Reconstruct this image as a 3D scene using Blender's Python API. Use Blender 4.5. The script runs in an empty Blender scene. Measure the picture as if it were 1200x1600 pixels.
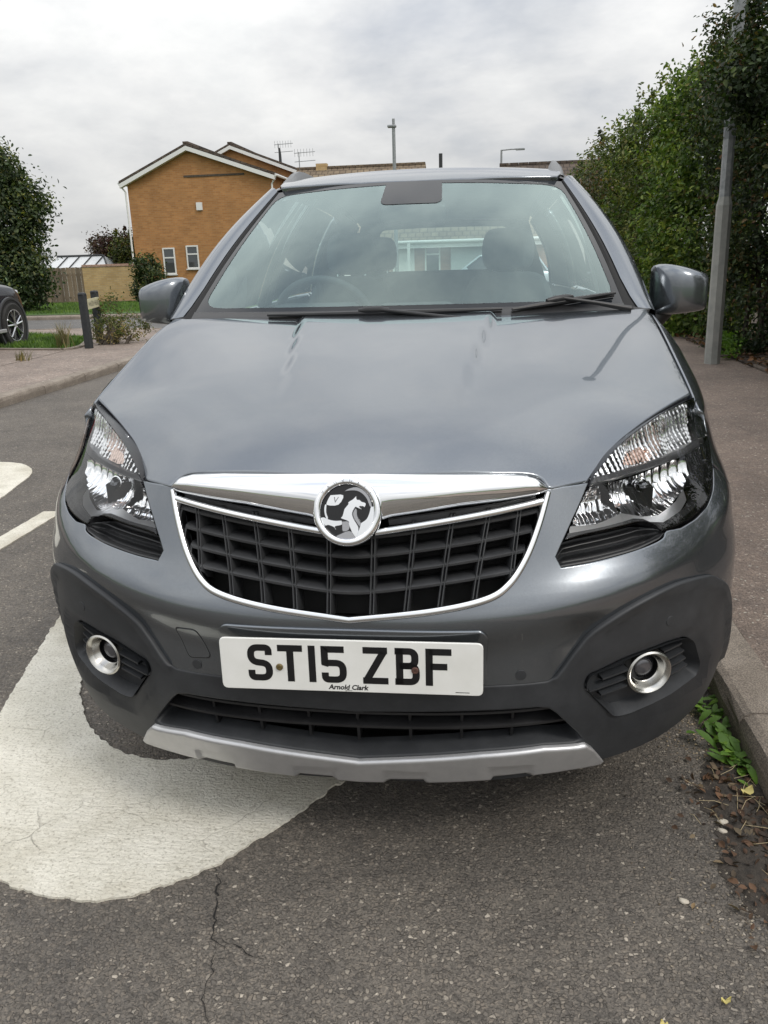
import bpy, bmesh, math, random
import numpy as np
from mathutils import Vector, Matrix
from mathutils.geometry import delaunay_2d_cdt
random.seed(7); rng = np.random.default_rng(7)
scene = bpy.context.scene
# ---------------------------------------------------------------- camera
CAM = Vector((0.256, -1.410, 1.285)); YAW, PIT, ROL = map(math.radians, (7.38, 17.58, -1.71)); FPX = 1248.5
_F = Vector((-math.sin(YAW)*math.cos(PIT), math.cos(YAW)*math.cos(PIT), -math.sin(PIT)))
_R = Vector((math.cos(YAW), math.sin(YAW), 0)); _U = _R.cross(_F)
_R2 = math.cos(ROL)*_R + math.sin(ROL)*_U; _U2 = -math.sin(ROL)*_R + math.cos(ROL)*_U
cd = bpy.data.cameras.new('camera'); cam = bpy.data.objects.new('camera', cd); scene.collection.objects.link(cam)
cd.sensor_fit = 'VERTICAL'; cd.sensor_height = 24; cd.lens = FPX/1600*24; cd.clip_start = .02; cd.clip_end = 2000
M4 = Matrix(((_R2.x, _U2.x, -_F.x, CAM.x), (_R2.y, _U2.y, -_F.y, CAM.y), (_R2.z, _U2.z, -_F.z, CAM.z), (0, 0, 0, 1)))
cam.matrix_world = M4
scene.camera = cam
# ---------------------------------------------------------------- sky and sun
SUN_EL, SUN_AZ = math.radians(48), math.radians(128)     # azimuth clockwise from +Y: behind and right of the camera
world = bpy.data.worlds.new('World'); scene.world = world; world.use_nodes = True
nt = world.node_tree; nt.nodes.clear()
def N(t, kind, loc=None, **kw):
    n = t.nodes.new(kind)
    for k, v in kw.items():
        if k.startswith('i_'):
            n.inputs[k[2:].replace('_', ' ')].default_value = v
        else: setattr(n, k, v)
    return n
def L(t, a, b): t.links.new(a, b)
sky = N(nt, 'ShaderNodeTexSky', sky_type='NISHITA', sun_disc=False, sun_elevation=SUN_EL, sun_rotation=SUN_AZ, air_density=1.0, dust_density=2.0)
tc = N(nt, 'ShaderNodeTexCoord')
sep = N(nt, 'ShaderNodeSeparateXYZ'); L(nt, tc.outputs['Generated'], sep.inputs[0])
# clouds lie on a level deck: direction divided by its height
zc = N(nt, 'ShaderNodeMath', operation='MAXIMUM'); L(nt, sep.outputs[2], zc.inputs[0]); zc.inputs[1].default_value = 0.0
za = N(nt, 'ShaderNodeMath', operation='ADD'); L(nt, zc.outputs[0], za.inputs[0]); za.inputs[1].default_value = .34
vd = N(nt, 'ShaderNodeVectorMath', operation='DIVIDE'); L(nt, tc.outputs['Generated'], vd.inputs[0])
cmb = N(nt, 'ShaderNodeCombineXYZ')
for i in range(3): L(nt, za.outputs[0], cmb.inputs[i])
L(nt, cmb.outputs[0], vd.inputs[1])
n1 = N(nt, 'ShaderNodeTexNoise', i_Scale=1.7, i_Detail=6.0, i_Roughness=.55, i_Distortion=.15); L(nt, vd.outputs[0], n1.inputs['Vector'])
n2 = N(nt, 'ShaderNodeTexNoise', i_Scale=4.2, i_Detail=6.0, i_Roughness=.58, i_Distortion=.1); L(nt, vd.outputs[0], n2.inputs['Vector'])
# haze near the horizon evens the cloud out
hz = N(nt, 'ShaderNodeMapRange', interpolation_type='SMOOTHSTEP'); L(nt, zc.outputs[0], hz.inputs[0]); hz.inputs[1].default_value = .02; hz.inputs[2].default_value = .42
r1 = N(nt, 'ShaderNodeValToRGB'); L(nt, n1.outputs[0], r1.inputs[0])
e = r1.color_ramp.elements
e[0].position = .34; e[0].color = (4.6, 4.85, 5.3, 1)
e[1].position = .62; e[1].color = (8.8, 8.8, 8.65, 1)
m_ = e.new(.48); m_.color = (7.1, 7.15, 7.2, 1)
r2 = N(nt, 'ShaderNodeValToRGB'); L(nt, n2.outputs[0], r2.inputs[0])
r2.color_ramp.elements[0].position = .33; r2.color_ramp.elements[0].color = (.86, .87, .885, 1)
r2.color_ramp.elements[1].position = .62; r2.color_ramp.elements[1].color = (1.04, 1.035, 1.03, 1)
mu = N(nt, 'ShaderNodeMix', data_type='RGBA', blend_type='MULTIPLY'); mu.inputs[0].default_value = 1
L(nt, r1.outputs[0], mu.inputs[6]); L(nt, r2.outputs[0], mu.inputs[7])
# thin breaks where the blue shows through a little
br = N(nt, 'ShaderNodeMapRange'); L(nt, n1.outputs[0], br.inputs[0]); br.inputs[1].default_value = .25; br.inputs[2].default_value = .50; br.inputs[3].default_value = .16; br.inputs[4].default_value = .04
mx = N(nt, 'ShaderNodeMix', data_type='RGBA'); L(nt, br.outputs[0], mx.inputs[0]); L(nt, mu.outputs[2], mx.inputs[6]); L(nt, sky.outputs[0], mx.inputs[7])
# an overcast sky is brighter towards the zenith than at the horizon
g1 = N(nt, 'ShaderNodeMath', operation='MULTIPLY_ADD'); L(nt, zc.outputs[0], g1.inputs[0]); g1.inputs[1].default_value = 1.52; g1.inputs[2].default_value = .75
hm = N(nt, 'ShaderNodeMix', data_type='RGBA'); hf = N(nt, 'ShaderNodeMath', operation='MULTIPLY_ADD'); L(nt, hz.outputs[0], hf.inputs[0]); hf.inputs[1].default_value = .35; hf.inputs[2].default_value = .65
L(nt, hf.outputs[0], hm.inputs[0]); hm.inputs[6].default_value = (7.2, 7.2, 7.1, 1); L(nt, mx.outputs[2], hm.inputs[7])
gm_ = N(nt, 'ShaderNodeVectorMath', operation='SCALE'); L(nt, hm.outputs[2], gm_.inputs[0]); L(nt, g1.outputs[0], gm_.inputs[3])
bg = N(nt, 'ShaderNodeBackground'); bg.inputs[1].default_value = .1; L(nt, gm_.outputs[0], bg.inputs[0])
wo = N(nt, 'ShaderNodeOutputWorld'); L(nt, bg.outputs[0], wo.inputs[0])
sl = bpy.data.lights.new('sun', 'SUN'); sl.energy = 1.1; sl.angle = math.radians(14); sl.color = (1, .95, .88)
so = bpy.data.objects.new('sun', sl); scene.collection.objects.link(so)
sd = Vector((math.sin(SUN_AZ)*math.cos(SUN_EL), math.cos(SUN_AZ)*math.cos(SUN_EL), math.sin(SUN_EL)))
so.rotation_euler = sd.to_track_quat('Z', 'Y').to_euler(); so.location = (0, 0, 30)
vs = scene.view_settings; vs.view_transform = 'Standard'; vs.look = 'None'; vs.gamma = 1; vs.exposure = 0.2
scene.cycles.max_bounces = 8; scene.cycles.diffuse_bounces = 3; scene.cycles.glossy_bounces = 5; scene.cycles.transparent_max_bounces = 16; scene.cycles.caustics_reflective = False; scene.cycles.caustics_refractive = False
scene.cycles.use_denoising = True

# ---------------------------------------------------------------- helpers
C = scene.collection
def link(name, me, mat=None, parent=None):
    o = bpy.data.objects.new(name, me); C.objects.link(o)
    if mat is not None and me is not None and not me.materials: me.materials.append(mat)
    if parent: o.parent = parent
    return o
def empty(name, loc=(0, 0, 0), rz=0):
    o = bpy.data.objects.new(name, None); C.objects.link(o); o.location = loc; o.rotation_euler = (0, 0, rz); o.empty_display_size = .1
    return o
def tag(o, label=None, cat=None, group=None, kind=None):
    if label: o['label'] = label
    if cat: o['category'] = cat
    if group: o['group'] = group
    if kind: o['kind'] = kind
    return o
def mesh(name, V, Fc, smooth=False, normals=None):
    me = bpy.data.meshes.new(name); me.from_pydata([tuple(map(float, v)) for v in V], [], [tuple(map(int, f)) for f in Fc]); me.update()
    if smooth: me.shade_smooth()
    if normals is not None:
        me.shade_smooth(); me.normals_split_custom_set_from_vertices([tuple(map(float, n)) for n in normals])
    return me
def fast_mesh(name, V, Fc, smooth=False):          # numpy arrays, all faces of one size
    V = np.asarray(V, np.float32); Fc = np.asarray(Fc, np.int32); k = Fc.shape[1]
    me = bpy.data.meshes.new(name); me.vertices.add(len(V)); me.vertices.foreach_set('co', V.ravel())
    me.loops.add(Fc.size); me.loops.foreach_set('vertex_index', Fc.ravel()); me.polygons.add(len(Fc))
    me.polygons.foreach_set('loop_start', np.arange(0, Fc.size, k, dtype=np.int32)); me.update(calc_edges=True); me.validate()
    if smooth: me.shade_smooth()
    return me
class MB:                                           # collects simple solids into one mesh
    def __init__(s): s.v = []; s.f = []
    def add(s, V, Fc):
        b = len(s.v); s.v += [tuple(v) for v in V]; s.f += [tuple(i+b for i in f) for f in Fc]; return s
    def box(s, a, b):
        x0, y0, z0 = a; x1, y1, z1 = b
        return s.add([(x0,y0,z0),(x1,y0,z0),(x1,y1,z0),(x0,y1,z0),(x0,y0,z1),(x1,y0,z1),(x1,y1,z1),(x0,y1,z1)],
                     [(0,3,2,1),(4,5,6,7),(0,1,5,4),(1,2,6,5),(2,3,7,6),(3,0,4,7)])
    def tube(s, P, r, n=8, cap=True):
        P = [Vector(p) for p in P]; rs = r if isinstance(r, (list, tuple)) else [r]*len(P)
        rings = []; up = Vector((0, 0, 1))
        for i, p in enumerate(P):
            t = (P[min(i+1, len(P)-1)]-P[max(i-1, 0)]).normalized()
            a = t.cross(up)
            if a.length < 1e-3: a = t.cross(Vector((1, 0, 0)))
            a.normalize(); b = t.cross(a)
            rings.append([p+(a*math.cos(2*math.pi*k/n)+b*math.sin(2*math.pi*k/n))*rs[i] for k in range(n)])
        V = [v for r_ in rings for v in r_]; Fc = []
        for i in range(len(P)-1):
            for k in range(n): Fc.append((i*n+k, i*n+(k+1) % n, (i+1)*n+(k+1) % n, (i+1)*n+k))
        if cap: Fc.append(tuple(range(n-1, -1, -1))); Fc.append(tuple((len(P)-1)*n+k for k in range(n)))
        return s.add(V, Fc)
    def lathe(s, prof, n=24, M=Matrix.Identity(4)):  # profile (r, h) about local z
        V = [M @ Vector((r*math.cos(2*math.pi*k/n), r*math.sin(2*math.pi*k/n), h)) for r, h in prof for k in range(n)]
        Fc = [(i*n+k, i*n+(k+1) % n, (i+1)*n+(k+1) % n, (i+1)*n+k) for i in range(len(prof)-1) for k in range(n)]
        return s.add(V, Fc)
    def build(s, name, mat, parent=None, smooth=False, bevel=0):
        me = mesh(name, s.v, s.f, smooth)
        if smooth: me.set_sharp_from_angle(angle=math.radians(40))
        o = link(name, me, mat, parent)
        if bevel:
            m = o.modifiers.new('bevel', 'BEVEL'); m.width = bevel; m.segments = 2; m.limit_method = 'ANGLE'
        return o
def copy_tree(o, parent=None):
    c = o.copy(); C.objects.link(c); c.parent = parent
    for ch in list(o.children): copy_tree(ch, c)
    return c

# ---------------------------------------------------------------- materials
def mat(name, col=(.5, .5, .5), rough=.5, metal=0, **kw):
    m = bpy.data.materials.new(name); m.use_nodes = True; b = m.node_tree.nodes['Principled BSDF']
    b.inputs['Base Color'].default_value = (*col, 1); b.inputs['Roughness'].default_value = rough; b.inputs['Metallic'].default_value = metal
    for k, v in kw.items(): b.inputs[k.replace('_', ' ')].default_value = v
    return m
def bs(m): return m.node_tree.nodes['Principled BSDF']
def ramp(t, src, stops, interp='LINEAR'):
    r = t.nodes.new('ShaderNodeValToRGB'); L(t, src, r.inputs[0]); r.color_ramp.interpolation = interp
    el = r.color_ramp.elements
    while len(el) < len(stops): el.new(.5)
    for e_, (p, c_) in zip(el, stops): e_.position = p; e_.color = (*c_, 1) if len(c_) == 3 else c_
    return r.outputs[0]
def obj_co(t, scale=(1, 1, 1), kind='Object'):
    c_ = t.nodes.new('ShaderNodeTexCoord'); mp = t.nodes.new('ShaderNodeMapping'); L(t, c_.outputs[kind], mp.inputs[0]); mp.inputs['Scale'].default_value = scale
    return mp.outputs[0]
def noise(t, co, scale, detail=4, rough=.55, dist=0):
    n = N(t, 'ShaderNodeTexNoise'); n.inputs['Scale'].default_value = scale; n.inputs['Detail'].default_value = detail; n.inputs['Roughness'].default_value = rough; n.inputs['Distortion'].default_value = dist
    L(t, co, n.inputs['Vector']); return n.outputs[0]
def mixc(t, a, b, f, mode='MIX'):
    m = N(t, 'ShaderNodeMix', data_type='RGBA', blend_type=mode)
    for s_, i in ((f, 0), (a, 6), (b, 7)):
        if isinstance(s_, (int, float)): m.inputs[i].default_value = s_
        elif isinstance(s_, tuple): m.inputs[i].default_value = (*s_, 1) if len(s_) == 3 else s_
        else: L(t, s_, m.inputs[i])
    return m.outputs[2]
def maths(t, op, a, b=None):
    m = N(t, 'ShaderNodeMath', operation=op)
    for i, s_ in ((0, a), (1, b)):
        if s_ is None: continue
        if isinstance(s_, (int, float)): m.inputs[i].default_value = s_
        else: L(t, s_, m.inputs[i])
    return m.outputs[0]
def bump(m, h, strength=.5, dist=.01):
    t = m.node_tree; b = N(t, 'ShaderNodeBump'); b.inputs['Strength'].default_value = strength; b.inputs['Distance'].default_value = dist
    L(t, h, b.inputs['Height']); L(t, b.outputs[0], bs(m).inputs['Normal']); return b
def noisy(name, c0, c1, scale, rough=.7, bscale=None, bstr=.3, bdist=.005, metal=0, kind='Object', **kw):
    m = mat(name, c0, rough, metal, **kw); t = m.node_tree; co = obj_co(t, kind=kind)
    f = noise(t, co, scale, 5, .6)
    L(t, ramp(t, f, [(.3, c0), (.7, c1)]), bs(m).inputs['Base Color'])
    if bscale: bump(m, noise(t, co, bscale, 4, .6), bstr, bdist)
    return m
def thin_glass(name, tint=(1, 1, 1), ior=1.5, rough=0.0, extra=0.0, gl_col=(1, 1, 1), two=True):
    m = bpy.data.materials.new(name); m.use_nodes = True; t = m.node_tree; t.nodes.clear()
    fr = N(t, 'ShaderNodeFresnel'); fr.inputs[0].default_value = ior
    tr = N(t, 'ShaderNodeBsdfTransparent'); tr.inputs[0].default_value = (*tint, 1)
    gl = N(t, 'ShaderNodeBsdfGlossy'); gl.inputs['Roughness'].default_value = rough
    # two faces of a pane: R2 = 2R/(1+R)
    gl.inputs[0].default_value = (*gl_col, 1); f = fr.outputs[0]
    if two: f = maths(t, 'DIVIDE', maths(t, 'MULTIPLY', f, 2.0), maths(t, 'ADD', f, 1.0))
    if extra: f = maths(t, 'ADD', f, extra)
    ms = N(t, 'ShaderNodeMixShader'); L(t, f, ms.inputs[0]); L(t, tr.outputs[0], ms.inputs[1]); L(t, gl.outputs[0], ms.inputs[2])
    o = N(t, 'ShaderNodeOutputMaterial'); L(t, ms.outputs[0], o.inputs[0]); return m
MT = {}
# car paint: dark grey metallic base under clear coat, with a light film of road dust
def car_paint(name, c0, c1):
    m = mat(name, c0, .23, .85); b = bs(m); t = m.node_tree
    b.inputs['Coat Weight'].default_value = .9; b.inputs['Coat Roughness'].default_value = .025; b.inputs['Coat IOR'].default_value = 1.52; b.inputs['Specular Tint'].default_value = (.45, .48, .52, 1)
    co = obj_co(t)
    fl = N(t, 'ShaderNodeTexVoronoi'); fl.inputs['Scale'].default_value = 1500; L(t, co, fl.inputs['Vector'])
    base = ramp(t, fl.outputs['Color'], [(0, c0), (1, c1)])
    dust = ramp(t, noise(t, co, 9, 8, .68), [(.50, (0, 0, 0)), (.8, (.16, .16, .16))])
    L(t, mixc(t, base, (.30, .285, .26), dust), b.inputs['Base Color'])
    L(t, ramp(t, noise(t, co, 22, 6, .7), [(.45, (.015, .015, .015)), (.85, (.055, .055, .055))]), b.inputs['Coat Roughness'])
    return m
MT['paint'] = car_paint('grey_metallic_paint', (.146, .161, .178), (.198, .215, .235))
def plastic(name, col, rough, sc=900, bd=.0006):
    m = mat(name, col, rough); t = m.node_tree; co = obj_co(t)
    L(t, mixc(t, (*col,), tuple(min(1, c_*1.5+.02) for c_ in col), ramp(t, noise(t, co, 12, 7, .7), [(.45, (0, 0, 0)), (.8, (.55, .55, .55))])), bs(m).inputs['Base Color'])
    bump(m, noise(t, co, sc, 2, .5), .25, bd); return m
MT['clad'] = plastic('grey_black_textured_plastic', (.026, .028, .031), .52)
MT['black'] = plastic('black_plastic', (.011, .011, .012), .42)
MT['gloss'] = mat('gloss_black', (.006, .006, .007), .22)
MT['bezel'] = mat('lamp_bezel_black', (.022, .022, .024), .25, Specular_IOR_Level=.4)
MT['grille'] = plastic('grille_plastic', (.030, .031, .033), .42)
MT['matt'] = mat('matt_black', (.006, .006, .006), .8)
MT['rubber'] = noisy('tyre_rubber', (.012, .012, .012), (.03, .029, .027), 30, .75, 200, .2, .001)
MT['chrome'] = mat('chrome', (.86, .87, .88), .05, 1)
t_ = MT['chrome'].node_tree; L(t_, ramp(t_, noise(t_, obj_co(t_), 30, 6, .7), [(.4, (.03, .03, .03)), (.8, (.16, .16, .16))]), bs(MT['chrome']).inputs['Roughness'])
MT['refl'] = mat('lamp_reflector', (.93, .93, .94), .06, 1)
MT['silver'] = noisy('satin_silver_paint', (.47, .475, .48), (.55, .55, .555), 25, .36, None, metal=.7)
MT['dullsilver'] = mat('worn_silver', (.55, .54, .51), .24, 1)
MT['lens'] = thin_glass('lamp_lens', (.97, .98, .98), 1.40, two=False)
MT['glass'] = thin_glass('windscreen_glass', (.76, .90, .88), 1.50, extra=.035, gl_col=(.82, 1.0, .99))
MT['sideglass'] = thin_glass('side_glass', (.74, .86, .83), 1.5)
MT['frit'] = mat('glass_frit_black', (.010, .012, .015), .08, 0, Specular_IOR_Level=.30)
MT['plate'] = noisy('plate_white', (.74, .74, .70), (.82, .82, .79), 14, .32)
MT['ink'] = mat('plate_ink', (.008, .008, .009), .35)
MT['amber'] = mat('amber_bulb', (.80, .26, .05), .2)
MT['seat'] = noisy('seat_fabric', (.070, .073, .080), (.10, .103, .11), 25, .95)
MT['dash'] = noisy('dashboard_plastic', (.060, .062, .066), (.085, .087, .092), 15, .68)
MT['head'] = noisy('headliner', (.62, .62, .60), (.68, .68, .66), 30, .9)
MT['trimgrey'] = mat('interior_trim_grey', (.62, .63, .61), .7)
MT['mirror'] = mat('mirror_glass', (.85, .87, .88), .02, 1)
class Spl:
    # natural cubic spline, vector valued, clamp option
    def __init__(s,t,y,d0=None,d1=None):
        t=np.array(t,float);y=np.array(y,float);n=len(t)
        if y.ndim==1:y=y[:,None]
        h=np.diff(t);A=np.zeros((n,n));b=np.zeros((n,y.shape[1]))
        A[0,0]=A[-1,-1]=1
        for i in range(1,n-1):
            A[i,i-1]=h[i-1];A[i,i]=2*(h[i-1]+h[i]);A[i,i+1]=h[i]
            b[i]=6*((y[i+1]-y[i])/h[i]-(y[i]-y[i-1])/h[i-1])
        if d0 is not None:
            A[0,0]=2*h[0];A[0,1]=h[0];b[0]=6*((y[1]-y[0])/h[0]-np.array(d0))
        if d1 is not None:
            A[-1,-1]=2*h[-1];A[-1,-2]=h[-1];b[-1]=6*(np.array(d1)-(y[-1]-y[-2])/h[-1])
        s.M=np.linalg.solve(A,b);s.t=t;s.y=y;s.h=h
    def __call__(s,x):
        x=np.asarray(x,float);sh=x.shape;x=x.ravel()
        i=np.clip(np.searchsorted(s.t,x)-1,0,len(s.h)-1)
        h=s.h[i];a=(s.t[i+1]-x);b=(x-s.t[i])
        a=a[:,None];b=b[:,None];h=h[:,None]
        r=s.M[i]*a**3/(6*h)+s.M[i+1]*b**3/(6*h)+(s.y[i]/h-s.M[i]*h/6)*a+(s.y[i+1]/h-s.M[i+1]*h/6)*b
        return r.reshape(sh+(s.y.shape[1],)) if s.y.shape[1]>1 else r.reshape(sh)
PLp=[(0,0),(.15,.001),(.26,.008),(.38,.028),(.5,.069),(.626,.138),(.727,.23),(.806,.338),(.862,.488),(.887,.68),(.892,.95),(.888,1.6),(.888,2.6),(.884,3.4),(.855,3.88),(.77,4.10),(.6,4.215),(.3,4.265),(0,4.275)]
PUp=[(0,.085),(.148,.098),(.26,.12),(.372,.158),(.468,.210),(.562,.283),(.645,.367),(.715,.464),(.772,.575),(.820,.73),(.851,.94),(.858,1.6),(.866,2.6),(.85,3.4),(.81,3.85),(.73,4.07),(.57,4.18),(.28,4.235),(0,4.245)]
PLa=np.array(PLp);PUa=np.array(PUp)
UT=np.concatenate([[0],np.cumsum(np.linalg.norm(np.diff(PLa,axis=0),axis=1))])
PL=Spl(UT,PLa,(1,0),(-1,0));PU=Spl(UT,PUa,(.99,.03),(-1,0))
def sst(x,a,b):
    t=np.clip((x-a)/(b-a),0,1);return t*t*(3-2*t)
def softplus(x,k):return k*np.logaddexp(0,x/k)
ZR=Spl([0,.15,.3,.5,.7,.9,1.2,1.8,6],[.600,.604,.618,.655,.70,.735,.75,.75,.75])
def belt(u,z):
    u=np.asarray(u,float);z=np.asarray(z,float);sg=np.where(u<0,-1.,1.);a=np.abs(u)
    fr=1-sst(a,.9,1.6)          # front weighting
    w=softplus(z-.64,.02)/.29
    p=PL(a)*(1-w)[...,None]+PU(a)*w[...,None]
    t=(PL(a+1e-3)-PL(a-1e-3));t/=np.linalg.norm(t,axis=-1,keepdims=True)
    n=np.stack([t[...,1],-t[...,0]],-1)   # outward (front: -y)
    # lower undercut
    und=softplus(.40-z,.03)**1.35*.40
    # ridge: soft crease line, surface below it a little recessed
    zr=ZR(a)
    rid=.016*np.exp(-((z-zr)/.05)**2)*fr-.012*sst(zr-z,.01,.10)*fr*(1-sst(a,.55,.8))
    p=p+n*(rid-und)[...,None]
    return np.stack([p[...,0]*sg,p[...,1],z],-1)
BX=np.array([0,.2,.4,.55,.68,.78,.88]);BY=np.array([.02,.1,.2,.4,.6,.8,1.0,1.2,1.35])
BZ=np.array([[.845,.835,.76,.62,.45,.28,.1],
[.887,.880,.828,.735,.60,.46,.28],
[.935,.929,.888,.820,.735,.645,.53],
[.998,.993,.972,.944,.905,.862,.80],
[1.047,1.043,1.030,1.012,.988,.956,.90],
[1.090,1.087,1.078,1.065,1.047,1.018,.96],
[1.128,1.126,1.120,1.112,1.099,1.076,1.02],
[1.160,1.158,1.153,1.147,1.137,1.116,1.065],
[1.182,1.180,1.176,1.170,1.16,1.14,1.09]])
_bx=Spl(BX,BZ.T,np.zeros(len(BY)))
def bonnet_z(x,y):
    x=np.abs(np.asarray(x,float));y=np.asarray(y,float)
    sh=x.shape;xx=x.ravel();yy=y.ravel()
    V=_bx(xx).reshape(len(xx),len(BY))
    sp=Spl(BY,V.T)
    i=np.clip(np.searchsorted(BY,yy)-1,0,len(BY)-2);k=np.arange(len(yy))
    h=sp.h[i];a=BY[i+1]-yy;b=yy-BY[i]
    M=sp.M;Y=sp.y
    r=M[i,k]*a**3/(6*h)+M[i+1,k]*b**3/(6*h)+(Y[i,k]/h-M[i,k]*h/6)*a+(Y[i+1,k]/h-M[i+1,k]*h/6)*b
    # crease pair
    xc=.19+.10*np.clip((yy-.3)/.75,0,1)
    f=sst(yy,.25,.95)
    r=r+.011*f*(1-sst(xx,xc-.007,xc+.014))
    return r.reshape(sh)
# ---------------------------------------------------------------- outline and triangulation helpers
def cr(P, n=8):                                     # open Catmull-Rom through P
    P = np.array(P, float)
    if len(P) < 3: return P
    Q = np.vstack([2*P[0]-P[1], P, 2*P[-1]-P[-2]]); out = []
    for i in range(1, len(Q)-2):
        a, b, c_, d = Q[i-1:i+3]; t = np.linspace(0, 1, n, endpoint=False)[:, None]
        out.append(.5*(2*b+(c_-a)*t+(2*a-5*b+4*c_-d)*t*t+(3*b-a-3*c_+d)*t**3))
    return np.vstack(out+[P[-1:]])
def resample(P, step, closed=True):
    P = np.array(P, float); Q = np.vstack([P, P[:1]]) if closed else P
    keep = [0]+[i for i in range(1, len(Q)) if np.linalg.norm(Q[i]-Q[i-1]) > 1e-7]; Q = Q[keep]
    out = []
    for a, b in zip(Q[:-1], Q[1:]):
        n = max(1, int(math.ceil(np.linalg.norm(b-a)/step)))
        for k in range(n): out.append(a+(b-a)*k/n)
    if not closed: out.append(Q[-1])
    out = np.array(out)
    # drop points crowding together
    res = [out[0]]
    for p in out[1:]:
        if np.linalg.norm(p-res[-1]) > step*.25: res.append(p)
    if closed and np.linalg.norm(res[-1]-res[0]) < step*.25: res.pop()
    return np.array(res)
def area(P): x, y = P[:, 0], P[:, 1]; return .5*np.sum(x*np.roll(y, -1)-y*np.roll(x, -1))
def inside(pts, poly):
    x, y = pts[:, 0], pts[:, 1]; r = np.zeros(len(pts), bool); a = poly; b = np.roll(poly, -1, 0)
    for (x0, y0), (x1, y1) in zip(a, b):
        c_ = (y0 > y) != (y1 > y)
        if y1 != y0: r ^= c_ & (x < (x1-x0)*(y-y0)/(y1-y0)+x0)
    return r
def offset_poly(P, d):                              # positive d: towards the inside of a CCW polygon
    a = P-np.roll(P, 1, 0); b = np.roll(P, -1, 0)-P
    a /= np.linalg.norm(a, axis=1, keepdims=True)+1e-12; b /= np.linalg.norm(b, axis=1, keepdims=True)+1e-12
    na = np.stack([-a[:, 1], a[:, 0]], 1); nb = np.stack([-b[:, 1], b[:, 0]], 1); n = na+nb
    ln = np.linalg.norm(n, axis=1, keepdims=True); n = n/np.maximum(ln, .4)
    k = np.clip(1/np.maximum(np.sum(n*na, 1), .45), 1, 1.6)
    return P+n*(d*k)[:, None]
def triangulate(outer, holes, step):
    lo, hi = outer.min(0), outer.max(0); nx = max(2, int((hi[0]-lo[0])/step)); ny = max(2, int((hi[1]-lo[1])/step))
    gx, gy = np.meshgrid(lo[0]+(np.arange(nx+1)+.37)*step, lo[1]+(np.arange(ny+1)+.41)*step); g = np.stack([gx.ravel(), gy.ravel()], 1)
    g = g[inside(g, outer)]
    for h in holes: g = g[~inside(g, h)]
    loops = [outer]+holes; allb = np.vstack(loops)
    if len(g):
        ok = np.ones(len(g), bool)
        for i in range(0, len(g), 2000):
            d = np.linalg.norm(g[i:i+2000, None]-allb[None], axis=2).min(1); ok[i:i+2000] = d > step*.5
        g = g[ok]
    V = np.vstack([allb, g]); E_ = []; b = 0
    for lp in loops:
        n = len(lp); E_ += [(b+i, b+(i+1) % n) for i in range(n)]; b += n
    r = delaunay_2d_cdt([Vector(v) for v in V.tolist()], E_, [], 0, 1e-7)
    v2 = np.array([tuple(v) for v in r[0]]); F_ = np.array([f for f in r[2] if len(f) == 3])
    cen = v2[F_].mean(1); k = inside(cen, outer)
    for h in holes: k &= ~inside(cen, h)
    F_ = F_[k]; a, b_, c_ = v2[F_[:, 0]], v2[F_[:, 1]], v2[F_[:, 2]]
    cr_ = (b_[:, 0]-a[:, 0])*(c_[:, 1]-a[:, 1])-(b_[:, 1]-a[:, 1])*(c_[:, 0]-a[:, 0])
    F_[cr_ < 0] = F_[cr_ < 0][:, ::-1]
    return v2, F_
def grid_mesh(name, P, smooth=True, closed=False):  # P[i, j, 3]
    n, m_ = P.shape[:2]; Fs = [(i*m_+j, (i+1)*m_+j, (i+1)*m_+(j+1) % m_, i*m_+(j+1) % m_) for i in range(n-1) for j in range(m_ if closed else m_-1)]
    me = mesh(name, P.reshape(-1, 3), Fs, smooth)
    if smooth: me.set_sharp_from_angle(angle=math.radians(50))
    return me
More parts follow.
